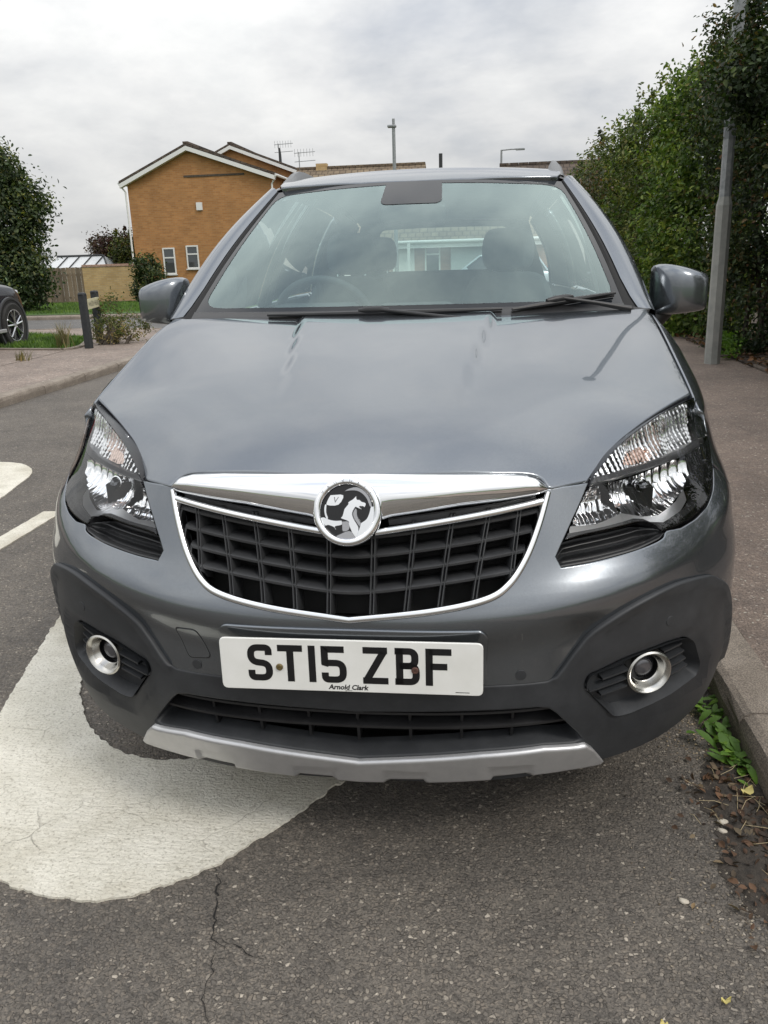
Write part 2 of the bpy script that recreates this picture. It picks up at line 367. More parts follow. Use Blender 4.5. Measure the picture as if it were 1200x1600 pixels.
# ---------------------------------------------------------------- ground, roads, pavements
def gz(x, y): return -.02*np.clip(np.asarray(y, float)-19, 0, 22)
def asphalt(name, base, dark, light, sc, warm=(.20, .17, .14), brk=.0, bd=.004):
    m = mat(name, base, .85); t = m.node_tree; co = obj_co(t)
    wv = N(t, 'ShaderNodeVectorMath', operation='ADD'); L(t, co, wv.inputs[0])
    nv = N(t, 'ShaderNodeTexNoise'); nv.inputs['Scale'].default_value = sc*.75; nv.inputs['Detail'].default_value = 4; L(t, co, nv.inputs['Vector'])
    ns = N(t, 'ShaderNodeVectorMath', operation='SCALE'); L(t, nv.outputs['Color'], ns.inputs[0]); ns.inputs[3].default_value = 1.15/sc; L(t, ns.outputs[0], wv.inputs[1])
    vo = N(t, 'ShaderNodeTexVoronoi'); vo.inputs['Scale'].default_value = sc; vo.inputs['Randomness'].default_value = 1; L(t, wv.outputs[0], vo.inputs['Vector'])
    ve = N(t, 'ShaderNodeTexVoronoi', feature='DISTANCE_TO_EDGE'); ve.inputs['Scale'].default_value = sc; L(t, wv.outputs[0], ve.inputs['Vector'])
    v3 = N(t, 'ShaderNodeTexVoronoi'); v3.inputs['Scale'].default_value = sc*2.6; L(t, wv.outputs[0], v3.inputs['Vector'])
    sp = N(t, 'ShaderNodeSeparateColor'); L(t, vo.outputs['Color'], sp.inputs[0])
    stone = ramp(t, sp.outputs[0], [(0, dark), (.45, base), (.80, warm), (.955, light), (1, tuple(min(.6, c_*1.7) for c_ in light))])
    sp3 = N(t, 'ShaderNodeSeparateColor'); L(t, v3.outputs['Color'], sp3.inputs[0])
    fines = ramp(t, sp3.outputs[0], [(0, tuple(c_*.75 for c_ in dark)), (.45, tuple((a_+b_)/2 for a_, b_ in zip(dark, base))), (.8, base), (1, warm)])
    pres = ramp(t, sp.outputs[1], [(.36, (0, 0, 0)), (.46, (1, 1, 1))])          # some cells hold no chipping, only fines
    edge = ramp(t, ve.outputs['Distance'], [(.03, (0, 0, 0)), (.22, (1, 1, 1))])
    mk = maths(t, 'MULTIPLY', pres, edge)
    c = mixc(t, fines, stone, mk)
    big = ramp(t, noise(t, co, 1.3, 5, .6), [(.3, (.74, .73, .72)), (.7, (1.18, 1.16, 1.13))])
    c = mixc(t, c, big, 1.0, 'MULTIPLY')
    mid = ramp(t, noise(t, co, 9, 4, .6), [(.3, (.85, .85, .86)), (.7, (1.12, 1.11, 1.09))])
    c = mixc(t, c, mid, 1.0, 'MULTIPLY')
    if brk:                                         # hairline cracks wandering through the surface
        wn = N(t, 'ShaderNodeTexNoise'); wn.inputs['Scale'].default_value = 7; wn.inputs['Detail'].default_value = 6; L(t, co, wn.inputs['Vector'])
        ws_ = N(t, 'ShaderNodeVectorMath', operation='SCALE'); L(t, wn.outputs['Color'], ws_.inputs[0]); ws_.inputs[3].default_value = .22
        wa = N(t, 'ShaderNodeVectorMath', operation='ADD'); L(t, co, wa.inputs[0]); L(t, ws_.outputs[0], wa.inputs[1])
        vc = N(t, 'ShaderNodeTexVoronoi', feature='DISTANCE_TO_EDGE'); vc.inputs['Scale'].default_value = brk; L(t, wa.outputs[0], vc.inputs['Vector'])
        gate = ramp(t, noise(t, co, 1.7, 2, .5), [(.50, (0, 0, 0)), (.58, (1, 1, 1))])
        ck = ramp(t, vc.outputs['Distance'], [(.003, (1, 1, 1)), (.010, (0, 0, 0))])
        ckm = maths(t, 'MULTIPLY', ck, gate); c = mixc(t, c, (.012, .011, .010), ckm)
    L(t, c, bs(m).inputs['Base Color'])
    h = maths(t, 'MULTIPLY', ramp(t, ve.outputs['Distance'], [(0, (0, 0, 0)), (.12, (.7, .7, .7)), (.4, (1, 1, 1))]), maths(t, 'MULTIPLY', pres, maths(t, 'ADD', sp.outputs[2], .35)))
    h2 = maths(t, 'ADD', h, maths(t, 'MULTIPLY', v3.outputs['Distance'], .35))
    if brk: h2 = maths(t, 'SUBTRACT', h2, maths(t, 'MULTIPLY', ckm, 2.0))
    bump(m, h2, .85, bd)
    L(t, ramp(t, sp.outputs[2], [(0, (.95, .95, .95)), (1, (.62, .62, .62))]), bs(m).inputs['Roughness'])
    return m
MT['road'] = asphalt('road_asphalt', (.145, .131, .114), (.078, .071, .063), (.28, .253, .215), 118, (.187, .163, .136), 0, .0036)
MT['sideroad'] = asphalt('side_road_asphalt', (.135, .133, .13), (.075, .074, .073), (.24, .235, .225), 60, (.15, .145, .135), 0, .003)
MT['pave'] = asphalt('pavement_asphalt', (.235, .186, .155), (.145, .115, .097), (.42, .36, .31), 95, (.275, .213, .175), 0, .003)
MT['lpave'] = asphalt('far_pavement', (.265, .215, .185), (.17, .14, .12), (.40, .35, .31), 50, (.29, .235, .20), 0, .003)
MT['kerb'] = noisy('kerb_concrete', (.21, .18, .15), (.33, .29, .245), 9, .9, 160, .6, .004)
t_ = MT['kerb'].node_tree; co_ = obj_co(t_)
L(t_, mixc(t_, ramp(t_, noise(t_, co_, 6, 6, .65), [(.3, (.185, .155, .125)), (.7, (.31, .27, .225))]), ramp(t_, noise(t_, co_, 240, 2, .5), [(.42, (.55, .55, .55)), (.6, (1.25, 1.22, 1.2))]), .8, 'MULTIPLY'), bs(MT['kerb']).inputs['Base Color'])
MT['grass'] = noisy('grass_ground', (.035, .075, .014), (.085, .155, .030), 3.0, .9, 90, .8, .03)
MT['soil'] = noisy('soil', (.035, .026, .019), (.085, .062, .045), 20, .95, 120, .8, .01)
def sheet(name, pts, z, m, step=None, zfun=None):
    P = np.array(pts, float)
    if area(P) < 0: P = P[::-1]
    v2, F_ = triangulate(resample(P, step or 4.0), [], step or 4.0); zz = (zfun(v2[:, 0], v2[:, 1]) if zfun else 0)+z
    return tag(link(name, mesh(name, np.column_stack([v2, np.broadcast_to(zz, len(v2))]), F_), m), kind='structure')
gx = np.concatenate([np.arange(-60, 61, 4.), [-300, -150, 150, 300]]); gx.sort(); gy = np.concatenate([[-200, -80], np.arange(-20, 81, 4.), [150, 400]])
GV = np.array([(x, y, float(gz(x, y))-.035) for y in gy for x in gx]); nx_ = len(gx)
tag(link('ground', mesh('ground', GV, [(j*nx_+i, j*nx_+i+1, (j+1)*nx_+i+1, (j+1)*nx_+i) for j in range(len(gy)-1) for i in range(nx_-1)], True), MT['grass']), kind='structure')
KX = .945                                           # near kerb face; far kerb face at x = -4.43
corner = [(-4.43, 11.0), (-4.50, 12.0), (-4.80, 12.9), (-5.4, 13.75), (-6.3, 14.3), (-7.5, 14.55)]
sheet('road', [(-4.43, -20), (KX, -20), (KX, 24), (-4.43, 24), (-4.43, 18.9), (-60, 18.9), (-60, 14.55)]+corner[::-1], 0, MT['road'], 3., gz)
sheet('side_road', [(-60, 14.5), (-5.2, 14.5), (-4.6, 15.2), (-4.55, 18.85), (-60, 18.85)], .004, MT['sideroad'], 3., gz)
sheet('pavement', [(KX+.145, -20), (3.05, -20), (3.05, 40), (KX+.145, 40)], .098, MT['pave'], 3.)
sheet('far_pavement', [(-4.58, -20), (-7.2, -20), (-7.2, 9.6), (-7.2, 10.7), (-7.6, 12.0), (-9.0, 12.6), (-60, 12.7), (-60, 14.4), (-7.5, 14.4), (-6.35, 14.15), (-5.5, 13.65), (-4.94, 12.85), (-4.65, 12.0), (-4.58, 11.0)], .098, MT['lpave'], 1.5)
sheet('driveway', [(-5.97, 2.0), (-11.5, 2.0), (-11.5, 11.2), (-6.03, 10.2), (-5.97, 9.6)], .102, MT['lpave'], 2.)
sheet('verge', [(-6.05, 10.25), (-6.08, 10.7), (-6.62, 12.1), (-8.0, 12.98), (-40, 13.08), (-40, 11.25), (-11.5, 11.25)], .112, MT['grass'], 1.)
sheet('lawn', [(-60, 19.6), (-6.2, 19.6), (-5.6, 26), (-5.6, 40), (-60, 40)], .10, MT['grass'], 3., gz)
sheet('far_footway', [(-60, 19.0), (-5.5, 19.0), (-5.5, 20.3), (-60, 20.3)], .09, MT['lpave'], 3., gz)
# kerbs: a run of separate concrete stones each
def kerb_run(name, path, side_w, h, lab=None, step=.915, off=.3):
    root = tag(empty(name, (*path[0], 0)), kind='structure'); P = np.array(path, float)
    s = np.concatenate([[0], np.cumsum(np.linalg.norm(np.diff(P, axis=0), axis=1))]); tot = s[-1]; a = -off; k = 0; shared = {}
    while a < tot:
        b = min(a+step, tot); a0 = max(a, 0)
        if b-a0 > .1:
            p0 = np.array([np.interp(a0+.004, s, P[:, i]) for i in (0, 1)]); p1 = np.array([np.interp(b-.004, s, P[:, i]) for i in (0, 1)])
            d = p1-p0; ln = np.linalg.norm(d); d /= ln; n = np.array([-d[1], d[0]])*np.sign(side_w); w = abs(side_w); key = (round(ln, 3), k % 3)
            if key not in shared:
                r_ = random.Random(k); bt = .030
                prof = [(0, -.12), (.0, h*.55), (.004, h-.028), (.014, h-.010), (.034, h), (w, h+.002), (w, -.12)]
                V, Fs = [], []; ns = 7; np_ = len(prof)
                for i in range(ns):
                    x = ln*i/(ns-1)
                    for (q, z) in prof: V.append((x, (q+r_.uniform(-.0035, .0035))*1, z+(r_.uniform(-.0035, .0025) if z > 0 else 0)))
                for i in range(ns-1):
                    for j in range(np_-1): Fs.append((i*np_+j, (i+1)*np_+j, (i+1)*np_+j+1, i*np_+j+1))
                Fs += [tuple(range(np_)), tuple((ns-1)*np_+j for j in range(np_-1, -1, -1))]
                me = mesh('kerb_stone', V, Fs); bm = bmesh.new(); bm.from_mesh(me); bmesh.ops.recalc_face_normals(bm, faces=bm.faces[:]); bm.to_mesh(me); bm.free(); shared[key] = me
            o = link('kerb_stone', shared[key], MT['kerb'], root)
            Mx = Matrix(((d[0], n[0], 0, p0[0]-path[0][0]), (d[1], n[1], 0, p0[1]-path[0][1]), (0, 0, 1, float(gz(*p0))+random.uniform(-.003, .003)), (0, 0, 0, 1)))
            o.matrix_local = Mx @ Matrix.Rotation(random.uniform(-.002, .002), 4, 'Z')
        a = b; k += 1
        if b >= tot: break
    return root
kerb_run('kerb', [(KX, -3.5), (KX, 30)], -.145, .100, off=.51)
kerb_run('far_kerb', [(-4.43, 1.5)]+corner+[(-20, 14.55)], .15, .10)
kerb_run('junction_kerb', [(-24, 18.9), (-5.5, 18.9)], .13, .10, off=.2)
sheet('soil_bed', [(3.02, -6), (9, -6), (9, 40), (3.02, 40)], .115, MT['soil'], 3.)
# edging board between pavement and bed
b = MB().box((3.03, -6, .02), (3.055, 7.35, .135)); tag(b.build('edging_board', MT['soil'] if 0 else noisy('weathered_edging', (.10, .085, .07), (.18, .15, .12), 12, .9)), 'weathered timber edging along the hedge bed by the pavement', 'edging')
# ---------------------------------------------------------------- road markings: thick cream thermoplastic
def marking_mat():
    m = mat('road_marking_thermoplastic', (.60, .575, .50), .72); t = m.node_tree; co = obj_co(t)
    c = ramp(t, noise(t, co, 5, 6, .65), [(.3, (.63, .60, .505)), (.62, (.78, .75, .655))])
    st_ = ramp(t, noise(t, co, 1.6, 5, .65, .6), [(.36, (.78, .76, .72)), (.56, (1, 1, 1))]); c = mixc(t, c, st_, 1.0, 'MULTIPLY')
    spk = ramp(t, noise(t, co, 130, 3, .6), [(.33, (.55, .53, .50)), (.46, (1, 1, 1))]); c = mixc(t, c, spk, .75, 'MULTIPLY')
    wv = N(t, 'ShaderNodeTexWave', wave_type='BANDS', bands_direction='Y'); wv.inputs['Scale'].default_value = 26; wv.inputs['Distortion'].default_value = 5; wv.inputs['Detail'].default_value = 3; wv.inputs['Detail Scale'].default_value = 1.5; L(t, co, wv.inputs['Vector'])
    wn = N(t, 'ShaderNodeTexNoise'); wn.inputs['Scale'].default_value = 6; wn.inputs['Detail'].default_value = 5; L(t, co, wn.inputs['Vector'])
    ws_ = N(t, 'ShaderNodeVectorMath', operation='SCALE'); L(t, wn.outputs['Color'], ws_.inputs[0]); ws_.inputs[3].default_value = .12
    wa = N(t, 'ShaderNodeVectorMath', operation='ADD'); L(t, co, wa.inputs[0]); L(t, ws_.outputs[0], wa.inputs[1])
    vc = N(t, 'ShaderNodeTexVoronoi', feature='DISTANCE_TO_EDGE'); vc.inputs['Scale'].default_value = 4.2; L(t, wa.outputs[0], vc.inputs['Vector'])
    ck = ramp(t, vc.outputs['Distance'], [(.002, (1, 1, 1)), (.008, (0, 0, 0))]); ck = maths(t, 'MULTIPLY', ck, ramp(t, noise(t, co, 3, 2), [(.50, (.0, .0, .0)), (.72, (.5, .5, .5))]))
    c = mixc(t, c, (.26, .24, .20), ck); L(t, c, bs(m).inputs['Base Color'])
    h = maths(t, 'ADD', maths(t, 'MULTIPLY', wv.outputs['Color'], .10), maths(t, 'ADD', maths(t, 'MULTIPLY', noise(t, co, 150, 4, .7), .6), maths(t, 'MULTIPLY', noise(t, obj_co(t, (1.3, 1.9, 1)), 40, 5, .7, 1.2), 1.4))); h = maths(t, 'SUBTRACT', h, maths(t, 'MULTIPLY', ck, 1.5))
    bump(m, h, .9, .0050); return m
MT['mark'] = marking_mat()
def marking(name, outer, hole=None, rough=.004, step=.012, z=.006):
    def jag(P):
        P = resample(P, step); r = rng.normal(0, 1, len(P)); r = r*.6+np.roll(r, 1)*.25+np.roll(r, -1)*.25; r2 = np.repeat(rng.normal(0, 1, len(P)//4+2), 4)[:len(P)]
        n = offset_poly(P, 1.)-P; n /= np.linalg.norm(n, axis=1, keepdims=True)+1e-9; return P+n*(r*rough*.5+r2*rough*.6)[:, None]
    O = jag(outer); O = O if area(O) > 0 else O[::-1]; Hs = []
    if hole is not None: h = jag(hole); Hs = [h if area(h) < 0 else h[::-1]]
    v2, F_ = triangulate(O, Hs, .05); V = [(x, y, z) for x, y in v2]; Fs = [tuple(f) for f in F_]
    for lp in [O]+Hs:
        idx = [int(np.argmin(np.sum((v2-p)**2, 1))) for p in lp]; b = len(V); V += [(x, y, .0) for x, y in lp]; n = len(lp)
        Fs += [(idx[i], b+i, b+(i+1) % n, idx[(i+1) % n]) for i in range(n) if idx[i] != idx[(i+1) % n]]
    return tag(link(name, mesh(name, V, Fs), MT['mark']), kind='structure')
# a painted letter: broad rounded band, its far side under the car
o_out = [(-1.36, 1.23), (-1.29, .95), (-1.22, .66), (-1.13, .36), (-1.00, .10), (-.86, -.05), (-.72, -.115), (-.60, -.13), (-.50, -.11), (-.40, -.06), (-.30, .03), (-.20, .16), (-.09, .33), (.02, .55), (.14, .90), (.22, 1.4), (.22, 2.0), (.10, 2.6), (-.15, 3.05), (-.5, 3.25), (-.85, 3.15), (-1.15, 2.75), (-1.33, 2.2), (-1.40, 1.7)]
o_in = [(-1.07, 1.3), (-1.065, 1.0), (-1.04, .78), (-.96, .62), (-.87, .50), (-.76, .41), (-.63, .365), (-.50, .385), (-.40, .46), (-.30, .62), (-.20, .95), (-.15, 1.4), (-.15, 2.0), (-.25, 2.4), (-.45, 2.7), (-.65, 2.72), (-.88, 2.5), (-1.02, 2.1)]
marking('road_marking_letter', cr(np.array(o_out+o_out[:1]), 6), cr(np.array(o_in+o_in[:1]), 6), rough=.0045, step=.009)
marking('road_marking_far_letter', cr(np.array([(-3.6, 3.55), (-3.2, 3.66), (-2.94, 3.63), (-2.76, 3.48), (-2.67, 3.30), (-2.62, 3.07), (-2.56, 2.73), (-2.6, 2.3), (-2.8, 2.0), (-3.1, 2.1), (-3.3, 2.8), (-3.6, 3.55)]), 6), rough=.002)
for y0 in (.55, 5.2, 9.9):
    marking('centre_line', [(-2.155, y0), (-2.045, y0), (-2.045, y0+2.0), (-2.155, y0+2.0)], rough=.002)

# a crack wandering from the marking across the lane, and a finer branch
def crack(path, w, seed):
    r = np.random.default_rng(seed); P = resample(np.array(path, float), .012, False); n = len(P)
    P = P+np.cumsum(r.normal(0, .0022, (n, 2)), 0)*np.sin(np.linspace(0, math.pi, n))[:, None]+r.normal(0, .0028, (n, 2)); t = np.gradient(P, axis=0); t /= np.linalg.norm(t, axis=1, keepdims=True); nn = np.stack([-t[:, 1], t[:, 0]], 1)
    ww = (w*(.25+.9*r.random(n))*np.sin(np.linspace(.15, math.pi-.05, n)))[:, None]; V = np.vstack([np.column_stack([P+nn*ww, np.full(n, .0035)]), np.column_stack([P-nn*ww, np.full(n, .0035)])])
    link('crack', mesh('crack', V, [(i, n+i, n+i+1, i+1) for i in range(n-1)]), MT['crackdark'], bpy.data.objects['road'])
MT['crackdark'] = mat('crack_dark', (.012, .011, .010), .95)
crack([(-.335, .0), (-.30, -.06), (-.275, -.13), (-.262, -.20), (-.225, -.235)], .0024, 4); crack([(-.262, -.20), (-.21, -.215), (-.16, -.24)], .0016, 5); crack([(-.262, -.20), (-.25, -.27), (-.24, -.35), (-.20, -.43)], .0013, 6)
crack([(-.84, .50), (-.80, .36), (-.82, .22), (-.78, .06), (-.70, -.06)], .0012, 8) if 0 else None
# pale concrete edging round the verge
ed = tag(MB().box((-11.6, 10.2, .05), (-11.5, 10.25, .1)).build('verge_edging', MT['kerb']), kind='structure')
Pe = [(-11.5, 11.20), (-9.0, 10.76), (-7.2, 10.42), (-6.10, 10.22), (-6.02, 10.35), (-6.03, 10.7), (-6.55, 12.1), (-7.2, 12.6)]; b = MB()
for (x0, y0), (x1, y1) in zip(Pe[:-1], Pe[1:]):
    d = Vector((x1-x0, y1-y0)); n_ = Vector((-d.y, d.x)).normalized()*.045; b.add([(x0-n_.x, y0-n_.y, .06), (x1-n_.x, y1-n_.y, .06), (x1+n_.x, y1+n_.y, .06), (x0+n_.x, y0+n_.y, .06), (x0-n_.x, y0-n_.y, .126), (x1-n_.x, y1-n_.y, .126), (x1+n_.x, y1+n_.y, .126), (x0+n_.x, y0+n_.y, .126)], [(4, 5, 6, 7), (0, 1, 5, 4), (1, 2, 6, 5), (2, 3, 7, 6), (3, 0, 4, 7)])
me_ = mesh('verge_edging', b.v, b.f); me_.materials.append(MT['kerb']); ed.data = me_
# ---------------------------------------------------------------- foliage
def leaf_mat(name, cols, rough=.55, trans=.25):
    m = mat(name, cols[0], rough); t = m.node_tree; g = N(t, 'ShaderNodeNewGeometry')
    c = ramp(t, g.outputs['Random Per Island'], [(i/(len(cols)-1), c_) for i, c_ in enumerate(cols)])
    # whole sprigs differ in tint: older and younger growth
    c = mixc(t, c, ramp(t, noise(t, obj_co(t), 2.6, 3, .6), [(.34, (.50, .54, .60)), (.50, (1, 1, 1)), (.66, (1.75, 1.55, 1.2))]), 1.0, 'MULTIPLY')
    L(t, c, bs(m).inputs['Base Color']); bs(m).inputs['Specular IOR Level'].default_value = .35
    tr = N(t, 'ShaderNodeBsdfTranslucent'); L(t, mixc(t, c, (1.3, 1.5, .6), 1.0, 'MULTIPLY'), tr.inputs[0])
    ms = N(t, 'ShaderNodeMixShader'); ms.inputs[0].default_value = trans; L(t, bs(m).outputs[0], ms.inputs[1]); L(t, tr.outputs[0], ms.inputs[2])
    L(t, ms.outputs[0], t.nodes['Material Output'].inputs[0]); return m
MT['laurel'] = leaf_mat('laurel_leaves', [(.040, .080, .014), (.075, .135, .022), (.125, .195, .034), (.21, .26, .06)])
MT['dark'] = leaf_mat('dark_leaves', [(.014, .026, .010), (.026, .048, .016), (.042, .070, .024), (.075, .095, .040)])
MT['russet'] = leaf_mat('russet_leaves', [(.024, .036, .014), (.040, .060, .020), (.080, .075, .030), (.17, .095, .045)])
MT['olive'] = leaf_mat('olive_leaves', [(.036, .055, .014), (.066, .095, .024), (.11, .135, .036), (.17, .155, .05)])
MT['dry'] = leaf_mat('dry_leaves', [(.16, .12, .06), (.24, .19, .10), (.12, .12, .05), (.30, .25, .15)])
MT['purple'] = leaf_mat('purple_leaves', [(.035, .016, .018), (.06, .026, .026), (.05, .045, .02), (.09, .05, .035)])
MT['weed'] = leaf_mat('weed_leaves', [(.06, .13, .018), (.10, .20, .028), (.14, .24, .05)])
MT['blade'] = leaf_mat('grass_blades', [(.05, .10, .018), (.085, .16, .028), (.12, .19, .05)])
MT['bark'] = noisy('bark', (.05, .04, .03), (.11, .09, .07), 20, .95, 60, .8, .01)
def leaves(name, P, Nrm, size, m, parent, ar=.45, jit=.7, kind='stuff'):
    n = len(P); d = rng.normal(size=(n, 3)); nn = Nrm+rng.normal(size=(n, 3))*jit; nn /= np.linalg.norm(nn, axis=1, keepdims=True)
    t = np.cross(nn, d); t /= np.linalg.norm(t, axis=1, keepdims=True)+1e-9; b = np.cross(nn, t); s = (size*rng.uniform(.6, 1.35, n))[:, None]
    ar = ar*1.15; v0 = P-t*s*.5; v2 = P+t*s*.5-nn*s*.12; a1 = P-t*s*.16+b*s*ar*.48+nn*s*.09; a2 = P+t*s*.20+b*s*ar*.42+nn*s*.06; b1 = P-t*s*.16-b*s*ar*.48+nn*s*.09; b2 = P+t*s*.20-b*s*ar*.42+nn*s*.06
    V = np.stack([v0, a1, a2, v2, b2, b1], 1).reshape(-1, 3); i = np.arange(n)[:, None]*6
    Fc = np.concatenate([i+[0, 1, 2], i+[0, 2, 3], i+[0, 3, 4], i+[0, 4, 5]], 1).reshape(-1, 3)
    return tag(link(name, fast_mesh(name, V, Fc), m, parent), kind=kind)
def blob_points(blobs, n, shell=.55, clump=.10, nclump=None):
    """points gathered in sprigs near the outside of a union of ellipsoids"""
    w = np.array([b[3]*b[4]+b[4]*b[5]+b[3]*b[5] for b in blobs]); w = w/w.sum(); k = nclump or max(20, n//22)
    bi = rng.choice(len(blobs), k, p=w); u = rng.normal(size=(k, 3)); u /= np.linalg.norm(u, axis=1, keepdims=True); r = rng.uniform(shell**3, 1, k)**(1/3)*rng.uniform(.93, 1.07, k)
    B = np.array(blobs)[bi]; c = B[:, :3]+u*r[:, None]*B[:, 3:6]; nr = u/B[:, 3:6]; nr /= np.linalg.norm(nr, axis=1, keepdims=True)
    # keep sprigs off the deep inside of other lobes
    ci = rng.integers(0, k, n); P = c[ci]+rng.normal(size=(n, 3))*clump*rng.uniform(.4, 1.2, (k, 1))[ci]; q = np.array(blobs)
    ins = np.zeros(n)
    for b in q: ins = np.maximum(ins, 1-np.sqrt((((P-b[:3])/b[3:6])**2).sum(1)))
    ok = ins < .5
    return P[ok], (nr[ci]*.7+np.array([0, 0, .55]))[ok]
def shrub(name, loc, blobs, n, size, m, label, cat='shrub', group=None, stems=5, clump=.1, ar=.45, shoots=0, m2=None, f2=0, shell=.55):
    root = tag(empty(name, loc), label, cat, group); P, Nr = blob_points(blobs, n, shell, clump)
    P[:, 2] = np.maximum(P[:, 2], .03)
    if m2 is not None:
        k = rng.random(len(P)) < f2*np.clip(.3+1.1*(Nr[:, 2]-.3), 0, 1.6)
        leaves('foliage', P[~k], Nr[~k], size, m, root, ar); leaves('foliage', P[k], Nr[k], size, m2, root, ar)
    else: leaves('foliage', P, Nr, size, m, root, ar)
    b = MB()
    for i in range(stems):
        bl = blobs[i % len(blobs)]; x0, y0 = rng.normal(0, .12, 2); top = np.array(bl[:3])+rng.normal(0, .15, 3)
        b.tube([(x0, y0, -.05), (x0*.6+top[0]*.4, y0*.6+top[1]*.4, top[2]*.45), tuple(top)], [.035, .024, .008], 6)
    b.build('trunk', MT['bark'], root, True)
    for i in range(shoots):
        bl = blobs[rng.integers(len(blobs))]; a = rng.uniform(0, 6.28); p0 = np.array(bl[:3])+np.array([bl[3]*.5*math.cos(a), bl[4]*.5*math.sin(a), bl[5]*.8]); h = rng.uniform(.3, .7); p1 = p0+np.array([rng.normal(0, .08), rng.normal(0, .08), h])
        ts = rng.random(46); Q = p0+(p1-p0)*ts[:, None]+rng.normal(0, .045, (46, 3)); nr = rng.normal(size=(46, 3)); nr[:, 2] += .8
        leaves('shoot', Q, nr, size*1.1, m, root, ar); 
    return root
# ---- hedge row behind the pavement, near to far
shrub('hedge_shrub', (3.75, 6.3, .1), [(.05, 0, .65, .72, .9, .6), (-.05, .1, 1.5, .85, 1.0, .75), (.0, .3, 2.4, .85, 1.0, .80), (-.02, .5, 3.3, .95, 1.0, .80), (.5, -.6, 2.6, .9, .8, 1.2), (.6, .2, 4.0, .9, .9, .6), (-1.05, .60, 2.62, .42, .5, .40), (-1.05, .60, 2.62, .40, .48, .38), (-.9, .6, 3.0, .45, .5, .35), (-.78, .55, 2.0, .32, .45, .28), (-.70, .3, 3.4, .5, .5, .4), (-.55, .4, 1.4, .35, .5, .4)], 60000, .055, MT['dark'], 'tall dark shrub right of the lamp post, reaching the top right corner of the photo', 'shrub', None, clump=.085, shoots=0, m2=MT['russet'], f2=.3)
shrub('hedge_shrub', (3.55, 8.9, .1), [(0, 0, .6, .72, .8, .8), (0, .0, 1.6, .78, .9, .9), (-.15, .1, 2.6, .85, .9, .80), (-.15, .1, 3.4, .75, .8, .60)], 32000, .055, MT['dark'], 'russet-tipped dark shrub in the hedge directly behind the lamp post', 'shrub', None, clump=.085, shoots=8, m2=MT['russet'], f2=.5)
shrub('hedge_shrub', (3.38, 11.3, .1), [(0, 0, .55, .75, 1.2, .75), (-.05, 0, 1.4, .82, 1.25, .85), (0, 0, 2.3, .80, 1.2, .85), (.05, .1, 3.15, .70, 1.0, .55)], 30000, .080, MT['laurel'], 'bright green large-leaved shrub in the middle of the hedge', 'shrub', None, clump=.12, ar=.40, shoots=10, m2=MT['olive'], f2=.25)
shrub('hedge_shrub', (3.20, 14.4, .1), [(0, 0, .6, .80, 1.5, .8), (-.05, 0, 1.6, .90, 1.6, .9), (.0, 0, 2.6, .82, 1.4, .80), (.0, .1, 3.1, .7, 1.2, .5)], 26000, .072, MT['olive'], 'olive green shrub in the hedge beyond the bright green one', 'shrub', None, clump=.11, shoots=7, m2=MT['laurel'], f2=.5)
shrub('hedge_shrub', (3.05, 18.3, .1), [(0, 0, .6, .85, 2.2, .8), (-.05, 0, 1.6, .95, 2.3, .95), (.0, 0, 2.7, .85, 2.0, .80)], 24000, .080, MT['russet'], 'brownish shrub at the far end of the hedge by the car roof', 'shrub', None, clump=.13, shoots=4, m2=MT['olive'], f2=.9)
shrub('hedge_shrub', (3.95, 3.6, .1), [(0, 0, .7, .75, 1.4, .7), (0, 0, 1.6, .8, 1.5, .8), (0, 0, 2.6, .8, 1.4, .75)], 14000, .085, MT['dark'], 'dark hedge shrub just outside the right border, next nearer than the tall one', 'shrub', None, clump=.12, m2=MT['olive'], f2=.4)
shrub('hedge_shrub', (4.0, .6, .1), [(0, 0, .7, .75, 1.5, .7), (0, 0, 1.6, .8, 1.6, .8), (0, 0, 2.5, .8, 1.4, .7)], 12000, .085, MT['olive'], 'olive hedge shrub outside the right border, level with the car front', 'shrub', None, clump=.12, m2=MT['dark'], f2=.5)
shrub('hedge_shrub', (5.0, 7.6, .1), [(0, 0, .8, .8, 2.4, .8), (0, 0, 2.0, .8, 2.4, .9), (0, 0, 3.0, .8, 2.2, .7)], 9000, .16, MT['dark'], 'deep shaded foliage glimpsed through gaps at the right edge behind the tall dark shrub', 'shrub', None, clump=.2, ar=.6)
shrub('low_plant', (2.92, 8.15, .1), [(0, 0, .10, .20, .3, .16), (.1, .25, .12, .2, .25, .18)], 700, .05, MT['weed'], 'small bright green ground plant at the foot of the hedge left of the lamp post', 'plant', stems=2, clump=.04)
shrub('low_plant', (3.45, 6.9, .1), [(0, 0, .12, .35, .4, .14), (.1, -.5, .10, .3, .4, .13)], 500, .10, MT['dry'], 'dry fern-like plant on the soil right of the lamp post', 'plant', stems=2, clump=.06, ar=.25)
# fallen leaves under the hedge
P = np.column_stack([rng.uniform(2.95, 4.2, 2600), rng.uniform(2.5, 12, 2600), rng.uniform(.118, .15, 2600)]); leaves('leaf_litter', P, np.tile([0, 0, 1.], (2600, 1)), .06, leaf_mat('litter', [(.10, .055, .03), (.17, .09, .05), (.07, .045, .03), (.22, .15, .08)], .8, .1), None, .5, .35)
bpy.data.objects['leaf_litter']['label'] = 'brown fallen leaves under the hedge'; bpy.data.objects['leaf_litter']['category'] = 'leaves'
